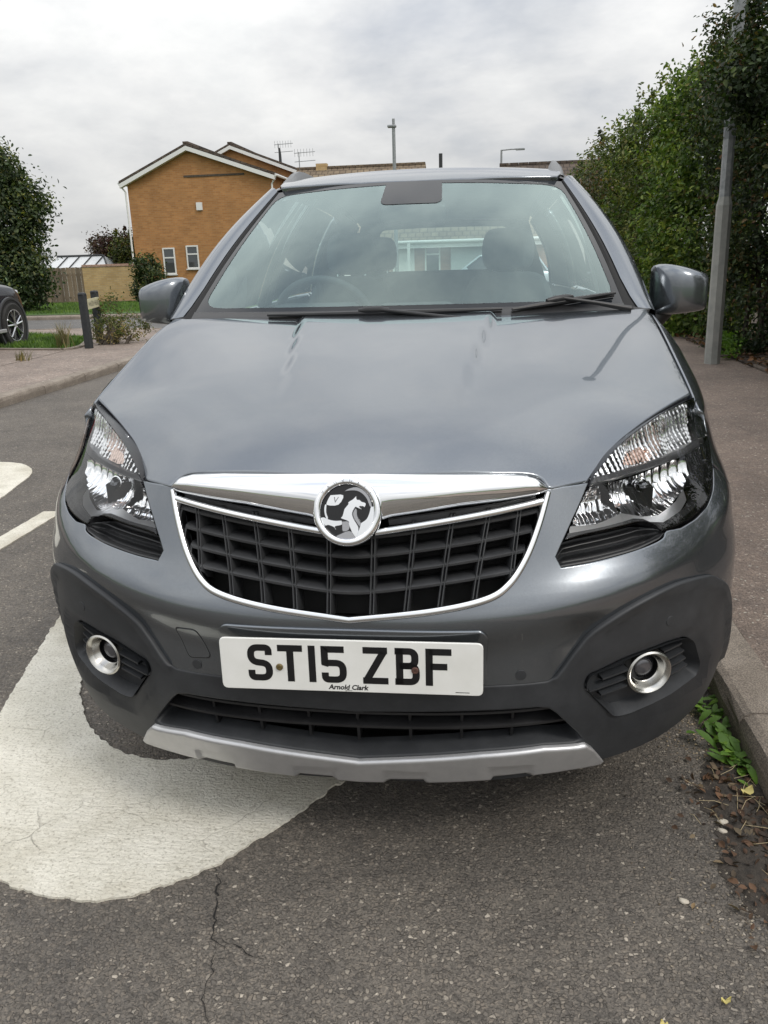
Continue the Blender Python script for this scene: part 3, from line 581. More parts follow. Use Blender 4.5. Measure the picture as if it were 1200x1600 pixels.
# ---- lamp post: octagonal galvanised column, stepped at the door
MT['galv'] = noisy('galvanised_steel', (.19, .205, .21), (.33, .345, .35), 18, .55, None, metal=.35)
MT['concrete'] = noisy('painted_column', (.22, .23, .215), (.33, .33, .305), 7, .8, 90, .3, .002)
lp = tag(empty('lamp_post', (2.715, 7.72, .09)), 'grey octagonal lamp post on the pavement in front of the hedge', 'lamp post')
def octo(name, r0, r1, z0, z1, m, parent): 
    MB().lathe([(0, z0), (r0, z0), (r1, z1), (0, z1)], 8).build(name, m, parent)
octo('base', .082, .078, 0, 1.62, MT['concrete'], lp); octo('shoulder', .078, .058, 1.62, 1.70, MT['concrete'], lp); octo('column', .058, .053, 1.70, 6.2, MT['galv'], lp)
MB().lathe([(.05, 6.2), (.06, 6.24), (.13, 6.30), (.15, 6.42), (.10, 6.50), (0, 6.52)], 16).build('lantern', MT['galv'], lp, True)
octo('band', .0600, .0596, 2.24, 2.52, noisy('band_paint', (.12, .13, .14), (.2, .21, .22), 12, .7), lp)
lp.rotation_euler = (0, math.radians(-1.1), math.radians(22.5))
# ---- left side: street name sign, dry plants
MT['post'] = noisy('sign_post_plastic', (.018, .021, .023), (.035, .038, .040), 20, .7)
sg = tag(empty('street_name_sign', (-5.95, 10.62, .1)), 'low street name sign on two black posts at the road corner', 'sign')
A_, B_ = Vector((.16, -.15, 0)), Vector((-.10, .78, 0))
for q in (A_, B_): MB().box((q.x-.05, q.y-.05, -.1), (q.x+.05, q.y+.05, .80)).lathe([(.066, .80), (.055, .825), (0, .83)], 12, Matrix.Translation(q)).build('post', MT['post'], sg, False, .008)
dv = (B_-A_); ang = math.atan2(dv.y, dv.x); Ms = Matrix.Translation((A_+B_)/2+Vector((.055, .015, .65))) @ Matrix.Rotation(ang, 4, 'Z') @ Matrix.Rotation(math.radians(90), 4, 'X')
pn = prism_box = MB().box((-.46, -.075, -.008), (.46, .075, .008)).build('name_plate', noisy('cream_plate', (.50, .47, .30), (.62, .58, .40), 8, .6), sg); pn.data.transform(Ms)
r_ = random.Random(3); x = -.40
while x < .38:                                      # worn, unreadable lettering
    h = r_.uniform(.028, .042); b = MB().box((x, -h, -.0095), (x+.012, h, .0095)); lo2 = r_.choice((-.038, .026, -.006)); b.box((x+.010, lo2, -.0094), (x+.040, lo2+.012, .0094))
    b.build('letter', MT['ink'], pn).data.transform(Ms); x += .060 if abs(x+.02) > .04 else .10
shrub('dry_plant', (-5.75, 11.05, .1), [(0, 0, .22, .28, .3, .22), (.28, .25, .25, .33, .35, .26), (-.05, .35, .4, .2, .2, .35)], 2600, .05, MT['dry'], 'straggly dry plant growing round the street sign posts', 'plant', stems=8, clump=.06, ar=.3, m2=MT['olive'], f2=.8)
def tuft(name, loc, n, h, spread, m, label, cat='grass'):
    V, Fs = [], []
    for i in range(n):
        a = rng.uniform(0, 6.28); r = abs(rng.normal(0, spread)); x, y = r*math.cos(a), r*math.sin(a); hh = h*rng.uniform(.5, 1.1); lx, ly = rng.normal(0, .25*hh, 2); w = .006; b0 = len(V); wx, wy = math.cos(a+1.2)*w, math.sin(a+1.2)*w
        V += [(x-wx, y-wy, 0), (x+wx, y+wy, 0), (x+lx*.4+wx*.7, y+ly*.4+wy*.7, hh*.6), (x+lx*.4-wx*.7, y+ly*.4-wy*.7, hh*.6), (x+lx, y+ly, hh)]; Fs += [(b0, b0+1, b0+2, b0+3), (b0+3, b0+2, b0+4)]
    o = link(name, mesh(name, V, Fs), m); o.location = loc; return tag(o, label, cat, None, 'stuff')
tuft('grass_tuft', (-6.20, 10.50, .1), 90, .42, .07, MT['dry'], 'pale dry grass tuft just left of the street sign')
tuft('weed_tuft', (-6.0, 8.95, .1), 40, .16, .10, MT['dry'], 'small dry weed tuft at the edge of the far pavement')
# short grass blades on the near verge and the lawn
def blades(name, poly, n, h, zf, label):
    P = np.array(poly); lo, hi = P.min(0), P.max(0); Q = np.column_stack([rng.uniform(lo[0], hi[0], n*2), rng.uniform(lo[1], hi[1], n*2)]); Q = Q[inside(Q, P)][:n]; k = len(Q)
    z = zf(Q[:, 0], Q[:, 1]); hh = h*rng.uniform(.5, 1.3, k); a = rng.uniform(0, 6.28, k); w = .012; l = rng.normal(0, .4, (k, 2))*hh[:, None]
    v0 = np.column_stack([Q[:, 0]-np.cos(a)*w, Q[:, 1]-np.sin(a)*w, z]); v1 = np.column_stack([Q[:, 0]+np.cos(a)*w, Q[:, 1]+np.sin(a)*w, z]); v2 = np.column_stack([Q+l, z+hh])
    V = np.stack([v0, v1, v2], 1).reshape(-1, 3); o = tag(link(name, fast_mesh(name, V, np.arange(3*k).reshape(-1, 3)), MT['blade']), label, 'grass', None, 'stuff'); return o
blades('verge_grass', [(-6.1, 10.35), (-6.1, 10.75), (-6.65, 12.1), (-8.0, 12.95), (-13, 13.0), (-13, 11.3), (-11, 11.3)], 14000, .07, lambda x, y: np.full(len(x), .11), 'short grass on the verge behind the street sign')
blades('lawn_grass', [(-19, 20.4), (-6.3, 20.4), (-6.0, 27), (-10, 33), (-19, 33)], 26000, .07, lambda x, y: gz(x, y)+.10, 'mown green lawn before the wooden fence')
# ---- dark car on the driveway, seen from its side and behind
def car_model(name, loc, rz, label, body, L_=4.45, W=1.86, Hh=1.66, belt_z=1.02, bonnet_=1.02, wheel_r=.36, rim='alloy', cat='car', suv=True):
    root = tag(empty(name, loc, rz), label, cat)
    hw = W/2; xs = np.array([-L_/2, -L_/2+.06, -L_/2+.25, -L_*.38, -L_*.2, 0, L_*.16, L_*.24, L_*.34, L_*.42, L_/2-.12, L_/2-.03, L_/2])
    wk = np.array([.70, .82, .94, 1, 1, 1, 1, .995, .98, .94, .84, .72, .55])*hw; zt = np.array([.80, .95, belt_z+.04, belt_z+.04, belt_z+.02, belt_z, belt_z, bonnet_, bonnet_-.03, bonnet_-.07, bonnet_-.20, bonnet_-.32, .62]); zb = np.array([.42, .32, .26, .24, .24, .24, .24, .24, .24, .25, .28, .34, .45])
    R_ = []
    for x, w, t, b_ in zip(xs, wk, zt, zb):
        h = t-b_; half = [(0, b_), (w*.80, b_), (w*.97, b_+.12*h), (w, b_+.42*h), (w*.985, b_+.72*h), (w*.93, b_+.93*h), (w*.78, t), (w*.4, t+.02), (0, t+.03)]
        R_.append([(x, y, z) for y, z in half]+[(x, -y, z) for y, z in half[-2:0:-1]])
    me = grid_mesh(name+'_body', np.array(R_), True, True); bm = bmesh.new(); bm.from_mesh(me); bmesh.ops.holes_fill(bm, edges=bm.edges[:]); bmesh.ops.recalc_face_normals(bm, faces=bm.faces[:]); bm.to_mesh(me); bm.free(); me.shade_smooth()
    o = link('body', me, body, root); s = o.modifiers.new('sub', 'SUBSURF'); s.levels = s.render_levels = 2
    # cabin
    G = []
    for x0, x1, w0, w1, z0, z1 in ((L_*.245, L_*.245, .86, .86, belt_z, belt_z), (L_*.245, L_*.08, .86, .70, belt_z, Hh-.04), (L_*.0, L_*.0, .90, .72, belt_z, Hh), (-L_*.25, -L_*.25, .90, .70, belt_z, Hh-.02), (-L_*.44, -L_*.36, .82, .64, belt_z+.03, Hh-.08), (-L_*.455, -L_*.455, .8, .8, belt_z+.03, belt_z+.03)):
        G.append([(x0, -w0*hw, z0-.03), (x1, -w1*hw, z1), (x1, w1*hw, z1), (x0, w0*hw, z0-.03)])
    link('windows', grid_mesh('windows', np.array(G)[:, ::-1], False), MT['carglass'], root)
    RP = np.array([[(x, -w*hw, z-.01), (x, -w*.9*hw, z+.02), (x, 0, z+.035), (x, w*.9*hw, z+.02), (x, w*hw, z-.01)] for x, w, z in ((L_*.085, .70, Hh-.03), (0, .735, Hh), (-L_*.25, .715, Hh-.015), (-L_*.37, .65, Hh-.07))]); link('roof', grid_mesh('roof', RP), body, root)
    for sy in (-1, 1):
        for xa, wa, xb, wb, zb_ in ((L_*.25, .87, L_*.085, .71, Hh-.03), (-L_*.03, .905, -L_*.03, .73, Hh-.01), (-L_*.235, .905, -L_*.23, .725, Hh-.02), (-L_*.44, .83, -L_*.36, .66, Hh-.07)):
            MB().tube([(xa, sy*wa*hw, belt_z), (xb, sy*wb*hw, zb_)], .035, 8).build('pillar', body, root, True)
        MB().tube([(L_*.20, sy*hw*.92, belt_z+.05), (L_*.20, sy*(hw+.09), belt_z+.09)], [.05, .085], 10).build('door_mirror', body, root, True)
        MB().box((L_/2-.42, sy*hw*.62-.13, bonnet_-.28), (L_/2-.09, sy*hw*.62+.13, bonnet_-.16)).build('headlight', MT['carlamp'], root, False, .03)
        MB().box((-L_/2+.01, sy*hw*.62-.13, .80), (-L_/2+.2, sy*hw*.62+.13, 1.05)).build('tail_light', MT['tailred'], root, False, .03)
        MB().box((-L_*.26, sy*hw-.05, .27), (L_*.24, sy*hw+.012, .33)).build('sill_trim', MT['silver'], root, False, .01)
        for wx in (L_*.31, -L_*.30):
            Mx = Matrix.Translation((wx, sy*(hw-.075), wheel_r)) @ Matrix.Rotation(-sy*math.pi/2, 4, 'X')
            al_ = MB().lathe([(wheel_r+.05, -.05), (wheel_r+.05, .088), (wheel_r+.085, .092), (wheel_r+.09, .06)], 40, Mx); al_.build('wheel_arch', MT['archtrim'], root, True)
            MB().lathe([(0, .080), (wheel_r+.055, .080)], 32, Mx).build('arch_gap', MT['matt'], root)
            wh = MB().lathe([(wheel_r*.70, .06), (wheel_r*.72, .10), (wheel_r*.93, .112), (wheel_r*.985, .10), (wheel_r, .07), (wheel_r, -.10)], 40, Mx).build('wheel', MT['rubber'], root, True)
            MB().lathe([(0, .070), (wheel_r*.71, .088)], 32, Mx).build('rim_back', MT['gloss'], wh, True)
            MB().lathe([(wheel_r*.71, .108), (wheel_r*.665, .106), (wheel_r*.66, .09)], 40, Mx).build('rim', MT['alloy'], wh, True)
            for k in range(5):
                for d in (-.13, .13):
                    a = 2*math.pi*k/5+.4; MB().tube([Mx @ Vector((.03*math.cos(a), .03*math.sin(a), .100)), Mx @ Vector((wheel_r*.67*math.cos(a+d*1.6), wheel_r*.67*math.sin(a+d*1.6), .104))], [.020, .014], 6).build('spoke', MT['alloy'], wh, True)
            MB().lathe([(.045, .09), (.045, .114), (0, .116)], 16, Mx).build('hub_cap', MT['alloy'], wh, True)
    MB().box((L_/2-.10, -hw*.45, bonnet_-.36), (L_/2+.005, hw*.45, bonnet_-.20)).build('grille', MT['gloss'], root, False, .02)
    MB().box((L_/2-.10, -hw*.6, .36), (L_/2+.012, hw*.6, .50)).build('bumper', MT['clad'], root, False, .03)
    return root
MT['carglass'] = mat('tinted_car_glass', (.02, .024, .026), .03, 0, Coat_Weight=1.0); MT['carlamp'] = mat('car_lamp', (.55, .57, .6), .08, .6); MT['tailred'] = mat('car_tail_red', (.35, .01, .01), .12)
MT['alloy'] = mat('alloy_wheel', (.62, .63, .64), .22, 1); MT['archtrim'] = mat('arch_trim', (.045, .047, .05), .45)
MT['navy'] = mat('dark_navy_paint', (.006, .008, .013), .12, 0, Specular_IOR_Level=.35); MT['pale'] = mat('silver_blue_paint', (.45, .50, .52), .3, .6, Coat_Weight=1.0)
car_model('parked_suv', (-8.24, 9.72, .06), math.radians(93), 'dark blue car at the left edge, parked on the driveway before the verge', MT['navy'], bonnet_=1.06, belt_z=1.08)
car_model('parked_hatchback', (.45, 26.6, -.15), math.radians(180), 'pale silver car seen through the grey car rear window', MT['pale'], L_=4.1, W=1.74, Hh=1.46, belt_z=.93, bonnet_=.90, wheel_r=.31)
# ---------------------------------------------------------------- houses, fence, wall, trees
def brick(name, c0, c1, mortar, rough=.85):
    m = mat(name, c0, rough); t = m.node_tree; co = obj_co(t); sx = N(t, 'ShaderNodeSeparateXYZ'); L(t, co, sx.inputs[0])
    cb = N(t, 'ShaderNodeCombineXYZ'); L(t, maths(t, 'ADD', sx.outputs[0], sx.outputs[1]), cb.inputs[0]); L(t, sx.outputs[2], cb.inputs[1])
    br = N(t, 'ShaderNodeTexBrick'); L(t, cb.outputs[0], br.inputs['Vector']); br.inputs['Scale'].default_value = 1; br.inputs['Brick Width'].default_value = .225; br.inputs['Row Height'].default_value = .075; br.inputs['Mortar Size'].default_value = .006
    br.inputs['Color1'].default_value = (*c0, 1); br.inputs['Color2'].default_value = (*c1, 1); br.inputs['Mortar'].default_value = (*mortar, 1); br.inputs['Bias'].default_value = 0
    v = ramp(t, noise(t, co, 1.2, 4, .6), [(.3, (.82, .82, .82)), (.7, (1.12, 1.1, 1.08))]); L(t, mixc(t, br.outputs['Color'], v, 1.0, 'MULTIPLY'), bs(m).inputs['Base Color'])
    bump(m, br.outputs['Fac'], -.4, .006); return m
def tiles(name, c0, c1):
    m = mat(name, c0, .9); t = m.node_tree; co = obj_co(t); sx = N(t, 'ShaderNodeSeparateXYZ'); L(t, co, sx.inputs[0])
    cb = N(t, 'ShaderNodeCombineXYZ'); L(t, maths(t, 'ADD', sx.outputs[0], maths(t, 'MULTIPLY', sx.outputs[1], .03)), cb.inputs[0]); L(t, maths(t, 'MULTIPLY', sx.outputs[2], 1.6), cb.inputs[1])
    br = N(t, 'ShaderNodeTexBrick'); L(t, cb.outputs[0], br.inputs['Vector']); br.inputs['Scale'].default_value = 1; br.inputs['Brick Width'].default_value = .30; br.inputs['Row Height'].default_value = .28; br.inputs['Mortar Size'].default_value = .02
    br.inputs['Color1'].default_value = (*c0, 1); br.inputs['Color2'].default_value = (*c1, 1); br.inputs['Mortar'].default_value = (c0[0]*.4, c0[1]*.4, c0[2]*.4, 1)
    v = ramp(t, noise(t, co, 2, 5, .6), [(.3, (.75, .75, .75)), (.7, (1.2, 1.18, 1.1))]); L(t, mixc(t, br.outputs['Color'], v, 1.0, 'MULTIPLY'), bs(m).inputs['Base Color']); bump(m, br.outputs['Fac'], -.5, .02); return m
MT['orange'] = brick('orange_brick', (.34, .155, .050), (.44, .215, .075), (.34, .235, .13)); MT['buff'] = brick('buff_brick', (.42, .28, .12), (.50, .36, .18), (.34, .27, .18))
MT['tile'] = tiles('brown_roof_tiles', (.075, .058, .048), (.11, .085, .068)); MT['tile2'] = tiles('mossy_roof_tiles', (.16, .12, .085), (.21, .165, .115))
MT['upvc'] = mat('white_upvc', (.72, .72, .70), .4); MT['pane'] = mat('dark_window_pane', (.05, .06, .065), .05, 0, Coat_Weight=1.0); MT['pink'] = brick('pink_brick', (.34, .20, .15), (.42, .26, .20), (.36, .30, .25))
MT['wood'] = noisy('weathered_fence_boards', (.13, .098, .068), (.21, .165, .12), 6, .9, 40, .5, .01)
t_ = MT['wood'].node_tree; oi = N(t_, 'ShaderNodeObjectInfo'); old = bs(MT['wood']).inputs['Base Color'].links[0].from_socket
L(t_, mixc(t_, old, ramp(t_, oi.outputs['Random'], [(0, (.62, .60, .58)), (.5, (1, 1, 1)), (1, (1.4, 1.35, 1.28))]), 1.0, 'MULTIPLY'), bs(MT['wood']).inputs['Base Color'])
def place(o, ox, oy, oz): o.location = (ox, oy, oz); return o
def window(parent, x0, x1, z0, z1, y, split=True, depth=.05):
    f = MB(); w = .06
    f.box((x0, y-depth, z0), (x0+w, y, z1)).box((x1-w, y-depth, z0), (x1, y, z1)).box((x0+w, y-depth, z0), (x1-w, y, z0+w)).box((x0+w, y-depth, z1-w), (x1-w, y, z1))
    if split: f.box((x0+w, y-depth, z0+(z1-z0)*.60), (x1-w, y, z0+(z1-z0)*.60+w))
    o = f.build('window', MT['upvc'], parent); MB().box((x0+w*.5, y-depth*.45, z0+w*.5), (x1-w*.5, y-depth*.25, z1-w*.5)).build('pane', MT['pane'], o); MB().box((x0-.04, y-depth-.05, z0-.05), (x1+.04, y, z0-.004)).build('sill', MT['upvc'], o); return o
def gable_house(name, x0, x1, y0, y1, ez, rz_, gx0, label, wallm, roofm, base, xr=None, ov=.28):
    """gable end towards the camera; heights are world z, ridge at xr"""
    root = tag(empty(name, ((x0+x1)/2, y0, base)), label, 'house'); X, Y, Z = (x0+x1)/2, y0, base; xr = (x0+x1)/2 if xr is None else xr
    f = lambda p: (p[0]-X, p[1]-Y, p[2]-Z); ek = ez
    V = [(x0, y0, base-.5), (x1, y0, base-.5), (x1, y0, ek[1]), (xr, y0, rz_-.10), (x0, y0, ek[0]), (x0, y1, base-.5), (x1, y1, base-.5), (x1, y1, ek[1]), (xr, y1, rz_-.10), (x0, y1, ek[0])]
    link('wall', mesh('wall', [f(v) for v in V], [(0, 1, 2, 3, 4), (6, 5, 9, 8, 7), (1, 6, 7, 2), (5, 0, 4, 9)]), wallm, root)
    for s, xe, ze in ((-1, x0, ek[0]), (1, x1, ek[1])):
        sl = (rz_-ze)/(xr-xe); xo = xe+s*ov; zo = ze+sl*(xo-xe); t = .10
        P = [(xo, y0-.25, zo), (xr, y0-.25, rz_), (xr, y1+.2, rz_), (xo, y1+.2, zo), (xo, y0-.25, zo+t), (xr, y0-.25, rz_+t), (xr, y1+.2, rz_+t), (xo, y1+.2, zo+t)]
        link('roof', mesh('roof', [f(p) for p in P], [(0, 1, 5, 4), (4, 5, 6, 7), (3, 2, 1, 0), (0, 4, 7, 3), (2, 3, 7, 6)]), roofm, root)
        P = [(xo-s*.02, y0-.28, zo-.20), (xr, y0-.28, rz_-.20), (xr, y0-.28, rz_-.02), (xo-s*.02, y0-.28, zo-.02), (xo-s*.02, y0-.03, zo-.20), (xr, y0-.03, rz_-.20), (xr, y0-.03, rz_-.02), (xo-s*.02, y0-.03, zo-.02)]
        link('barge_board', mesh('barge_board', [f(p) for p in P], [(0, 1, 2, 3), (7, 6, 5, 4), (0, 4, 5, 1), (2, 6, 7, 3), (0, 3, 7, 4)]), MT['upvc'], root)
        g = MB().tube([f((xo+s*.03, y0-.2, zo+.0)), f((xo+s*.03, y1, zo+.0))], .06, 8); g.tube([f((xo+s*.03, y0-.15, zo-.03)), f((xe+s*.09, y0-.06, zo-.36)), f((xe+s*.09, y0-.06, base-.3))], .042, 8); g.build('gutter', MT['upvc'], root, True)
    n = 14
    for k in range(n): MB().box(f((xr-.12, y0-.25+(y1-y0+.4)*k/n, rz_+.07)), f((xr+.12, y0-.25+(y1-y0+.4)*(k+1)/n-.02, rz_+.16))).build('ridge_tile', roofm, root)
    return root, X, Y, Z
h1, X, Y, Z = gable_house('brick_house', -15.90, -9.25, 36, 44, (4.98, 5.05), 6.30, 0, 'orange brick house whose gable end has two small white windows', MT['orange'], MT['tile'], -.34, xr=-12.90)
window(h1, -14.55-X, -13.97-X, .88-Z, 2.05-Z, 0); window(h1, -13.42-X, -12.84-X, 1.10-Z, 2.12-Z, 0)
MB().box((-12.72-X, -.09, 3.62-Z), (-12.45-X, 0, 3.95-Z)).build('wall_vent', MT['upvc'], h1); MB().box((-13.2-X, -.03, 5.02-Z), (-10.4-X, 0, 5.10-Z)).build('brick_band', MT['bark'], h1)
h2, X2, Y2, Z2 = gable_house('brick_house', -17.0, -9.2, 45, 52, (5.9, 5.75), 7.42, 0, 'second orange brick gable rising behind the first brick house', MT['orange'], MT['tile'], -.44, xr=-13.6)
# bungalows: long roof faces the road
def bungalow(name, x0, x1, y0, yr, ez, rz_, label, wallm, roofm, base, hips=0.):
    root = tag(empty(name, ((x0+x1)/2, y0, base)), label, 'bungalow'); X = (x0+x1)/2; f = lambda p: (p[0]-X, p[1]-y0, p[2]-base); y2 = 2*yr-y0
    V = [(x0, y0, base-.4), (x1, y0, base-.4), (x1, y0, ez), (x0, y0, ez), (x0, y2, base-.4), (x1, y2, base-.4), (x1, y2, ez), (x0, y2, ez), (x0, yr, rz_-.1), (x1, yr, rz_-.1)]
    link('wall', mesh('wall', [f(v) for v in V], [(0, 1, 2, 3), (5, 4, 7, 6), (1, 5, 6, 9, 2), (4, 0, 3, 8, 7)]), wallm, root); o_ = .35; sl = (rz_-ez)/(yr-y0)
    for a, b in ((y0-o_, yr), (y2+o_, yr)):
        za = ez-sl*o_; P = [(x0-.2, a, za), (x1+.2, a, za), (x1+.2, b, rz_), (x0-.2, b, rz_), (x0-.2, a, za+.1), (x1+.2, a, za+.1), (x1+.2, b, rz_+.1), (x0-.2, b, rz_+.1)]; Fs = [(0, 1, 5, 4), (4, 5, 6, 7), (3, 2, 1, 0), (0, 4, 7, 3), (1, 2, 6, 5)]
        link('roof', mesh('roof', [f(p) for p in P], Fs), roofm, root)
    MB().tube([f((x0-.2, y0-o_-.06, ez-sl*o_+.02)), f((x1+.2, y0-o_-.06, ez-sl*o_+.02))], .065, 8).build('gutter', MT['upvc'], root, True); MB().box(f((x0-.2, y0-o_-.02, ez-sl*o_-.2)), f((x1+.2, y0-o_+.02, ez-sl*o_-.01))).build('fascia_board', MT['upvc'], root)
    n = int((x1-x0)/.45)
    for k in range(n): MB().box(f((x0-.2+(x1-x0+.4)*k/n, yr-.12, rz_+.06)), f((x0-.2+(x1-x0+.4)*(k+1)/n-.02, yr+.12, rz_+.17))).build('ridge_tile', roofm, root)
    return root, X
c1, XC = bungalow('bungalow', -6.2, 2.6, 31, 34.2, 2.02, 3.75, 'pale brick bungalow straight ahead, seen through the grey car windows', MT['pink'], MT['tile2'], -.24)
window(c1, -2.05-XC, -1.45-XC, .95, 2.05, 0); window(c1, -5.6-XC, -4.4-XC, .9, 2.05, 0)
MB().box((-3.3-XC, -.06, .05), (-2.45-XC, 0, 2.05)).build('door', MT['upvc'], c1); MB().box((-1.05-XC, -.06, .05), (1.4-XC, 0, 2.02)).build('garage_door', mat('garage_white', (.55, .57, .56), .5), c1)
MB().box((-4.3-XC, -1.2, 0), (-4.2-XC, -1.1, 2.05)).box((-2.62-XC+.0, -1.2, 0), (-2.52-XC, -1.1, 2.05)).build('porch_post', MT['upvc'], c1)
c2, XD = bungalow('house', -9.0, -2.9, 37.5, 41.5, 3.2, 5.62, 'house with a brown tiled roof just above the car roof, left of the lamp', MT['buff'], MT['tile2'], -.4); MB().box((1.35-3.6, 3.8, 5.9), (1.9-3.6, 4.2, 6.32)).build('chimney', MT['buff'], c2)
bungalow('house', 1.15, 8.5, 39, 43, 3.1, 5.55, 'house with a brown tiled roof showing right of the car roof beside the hedge', MT['buff'], MT['tile'], -.4)
# flue pipe on the bungalow, street lamps, aerials
fl_ = tag(empty('flue_pipe', (-1.55, 33.6, 3.3)), 'thin black flue pipe standing above the middle of the car roof', 'pipe'); MB().tube([(0, 0, 0), (0, 0, 1.9)], .045, 10).build('pipe', MT['post'], fl_, True); MB().tube([(0, 0, 1.0), (0, 0, 1.95)], .075, 10).build('cowl', MT['post'], fl_, True)
l2 = tag(empty('street_lamp', (-3.05, 30, -.22)), 'grey street lamp standing behind the car roof against the sky', 'street lamp'); MB().tube([(0, 0, 0), (0, 0, 2), (0, 0, 6.05)], [.09, .075, .06], 10).build('column', MT['galv'], l2, True); MB().box((-.22, -.1, 5.99), (.10, .1, 6.08)).build('lantern', MT['galv'], l2, False, .03); MB().tube([(0, 0, 6.1), (0, 0, 6.28)], .05, 8).build('sensor', MT['galv'], l2, True)
l3 = tag(empty('street_lamp', (1.07, 45, -.44)), 'distant thin street lamp with one long arm, right of the flue pipe', 'street lamp'); MB().tube([(0, 0, 0), (0, 0, 7.02)], [.08, .05], 8).tube([(0, 0, 7.0), (.5, 0, 7.03), (.95, 0, 7.03)], .035, 6).build('column', MT['galv'], l3, True); MB().box((.75, -.09, 6.97), (1.22, .09, 7.06)).build('lantern', MT['galv'], l3, False, .02)
def aerial(loc, h, s, label):
    r = tag(empty('tv_aerial', loc), label, 'aerial'); MB().tube([(0, 0, 0), (0, 0, h)], .025, 6).build('mast', MT['galv'], r, True)
    for k, z in enumerate((h-.05, h-.45)): MB().tube([(-.35*s, 0, z), (1.15*s, .1, z+.05)], .016, 5).build('boom', MT['galv'], r, True)
    for k in range(7): MB().tube([(-.3*s+k*.22*s, -.01, h-.22), (-.3*s+k*.22*s, .01, h+.14)], .009, 4).build('element', MT['galv'], r, True)
aerial((-11.3, 46.5, 6.2), 1.40, .7, 'television aerial on the roof of the second brick gable'); aerial((-9.05, 41.4, 5.5), 1.0, .7, 'television aerial left of the brown roof above the car')
v_ = tag(empty('soil_vent_pipe', (-11.0, 45.5, 5.9)), 'short black vent pipe beside the aerial on the second gable', 'pipe'); MB().tube([(0, 0, 0), (0, 0, 1.0), (-.03, 0, 1.35)], [.09, .07, .06], 8).build('pipe', MT['post'], v_, True)
# fence, garden wall, conservatory
fy, fb = 33.0, -.30; fe = tag(empty('wooden_fence', (-18.0, fy, fb)), 'weathered wooden board fence left of the garden wall', 'fence')
bdm = {}
for i in range(26):
    x = -19.9+.108*i; h = 1.62+rng.uniform(-.012, .012); k = i % 4
    if k not in bdm: bdm[k] = mesh('board', [(0, 0, 0), (.102, 0, 0), (.102, .02, 0), (0, .02, 0), (0, 0, 1.60+.006*k), (.102, 0, 1.60+.004*k), (.102, .02, 1.60), (0, .02, 1.60)], [(0, 1, 5, 4), (1, 2, 6, 5), (2, 3, 7, 6), (3, 0, 4, 7), (4, 5, 6, 7)])
    o = link('board', bdm[k], MT['wood'], fe); o.location = (x+18.0, .018*(i % 2)+rng.uniform(-.006, .006), 0)
MB().box((-1.9, .02, .3), (.95, .06, .38)).box((-1.9, .02, 1.25), (.95, .06, 1.33)).build('rail', MT['wood'], fe)
gw = tag(empty('garden_wall', (-15.7, fy, fb)), 'buff brick garden wall between the wooden fence and the dark shrub', 'wall'); MB().box((-1.38, -.02, -.3), (1.55, .20, 1.60)).build('wall', MT['buff'], gw); MB().box((-1.38, -.05, -.3), (1.55, -.02, .18)).build('plinth', MT['pink'], gw); 
for k in range(13): MB().box((-1.38+k*.2255, -.05, 1.602), (-1.38+k*.2255+.215, .23, 1.70)).build('coping_brick', MT['pink'], gw, False, .01)
cs = tag(empty('conservatory', (-19.0, 37, -.36)), 'pale conservatory roof showing above the wooden fence', 'conservatory')
MT['poly'] = mat('polycarbonate', (.52, .54, .55), .35)
MB().box((-2.0, 0, 0), (1.15, 2.5, 1.6)).build('base_wall', MT['upvc'], cs)
link('roof', mesh('roof', [(-2.1, -.1, 1.58), (1.25, -.1, 1.58), (.45, 1.3, 2.18), (-2.1, 1.3, 2.18), (1.25, 2.7, 1.58), (-2.1, 2.7, 1.58)], [(0, 1, 2, 3), (1, 4, 2), (3, 2, 4, 5)]), MT['poly'], cs)
for k in range(5): MB().tube([(-2.0+k*.62, -.12, 1.60), (-2.0+k*.62, 1.28, 2.21)], .028, 6).build('glazing_bar', MT['upvc'] if k == 0 else MT['post'], cs, True)
MB().tube([(1.25, -.1, 1.6), (.45, 1.3, 2.20)], .04, 6).build('hip_bar', MT['post'], cs, True); MB().tube([(-2.1, 1.3, 2.21), (.45, 1.3, 2.21)], .06, 6).build('ridge', MT['post'], cs, True)
shrub('garden_shrub', (-13.55, 31.6, -.25), [(0, 0, .55, .62, .6, .6), (.1, 0, 1.2, .65, .6, .55), (-.1, 0, 1.5, .5, .5, .45)], 5200, .11, MT['dark'], 'dark green shrub at the right end of the garden wall', 'shrub', clump=.14, shoots=0, m2=MT['olive'], f2=.3)
shrub('garden_shrub', (-18.6, 39.5, -.4), [(0, 0, 1.9, 1.1, .9, .9), (.6, 0, 2.6, 1.0, .8, .6), (-.3, 0, 2.7, .8, .7, .5)], 8000, .13, MT['purple'], 'purple-leaved shrub rising behind the garden wall', 'shrub', clump=.2, shoots=3)
shrub('garden_shrub', (-16.9, 38.8, -.4), [(0, 0, 1.9, 1.3, .9, .9), (.7, 0, 2.4, .9, .8, .7), (-.6, 0, 2.4, .8, .8, .6)], 9000, .13, MT['olive'], 'loose green and yellow shrub behind the garden wall beside the house', 'shrub', clump=.2, shoots=5, m2=MT['russet'], f2=.3)
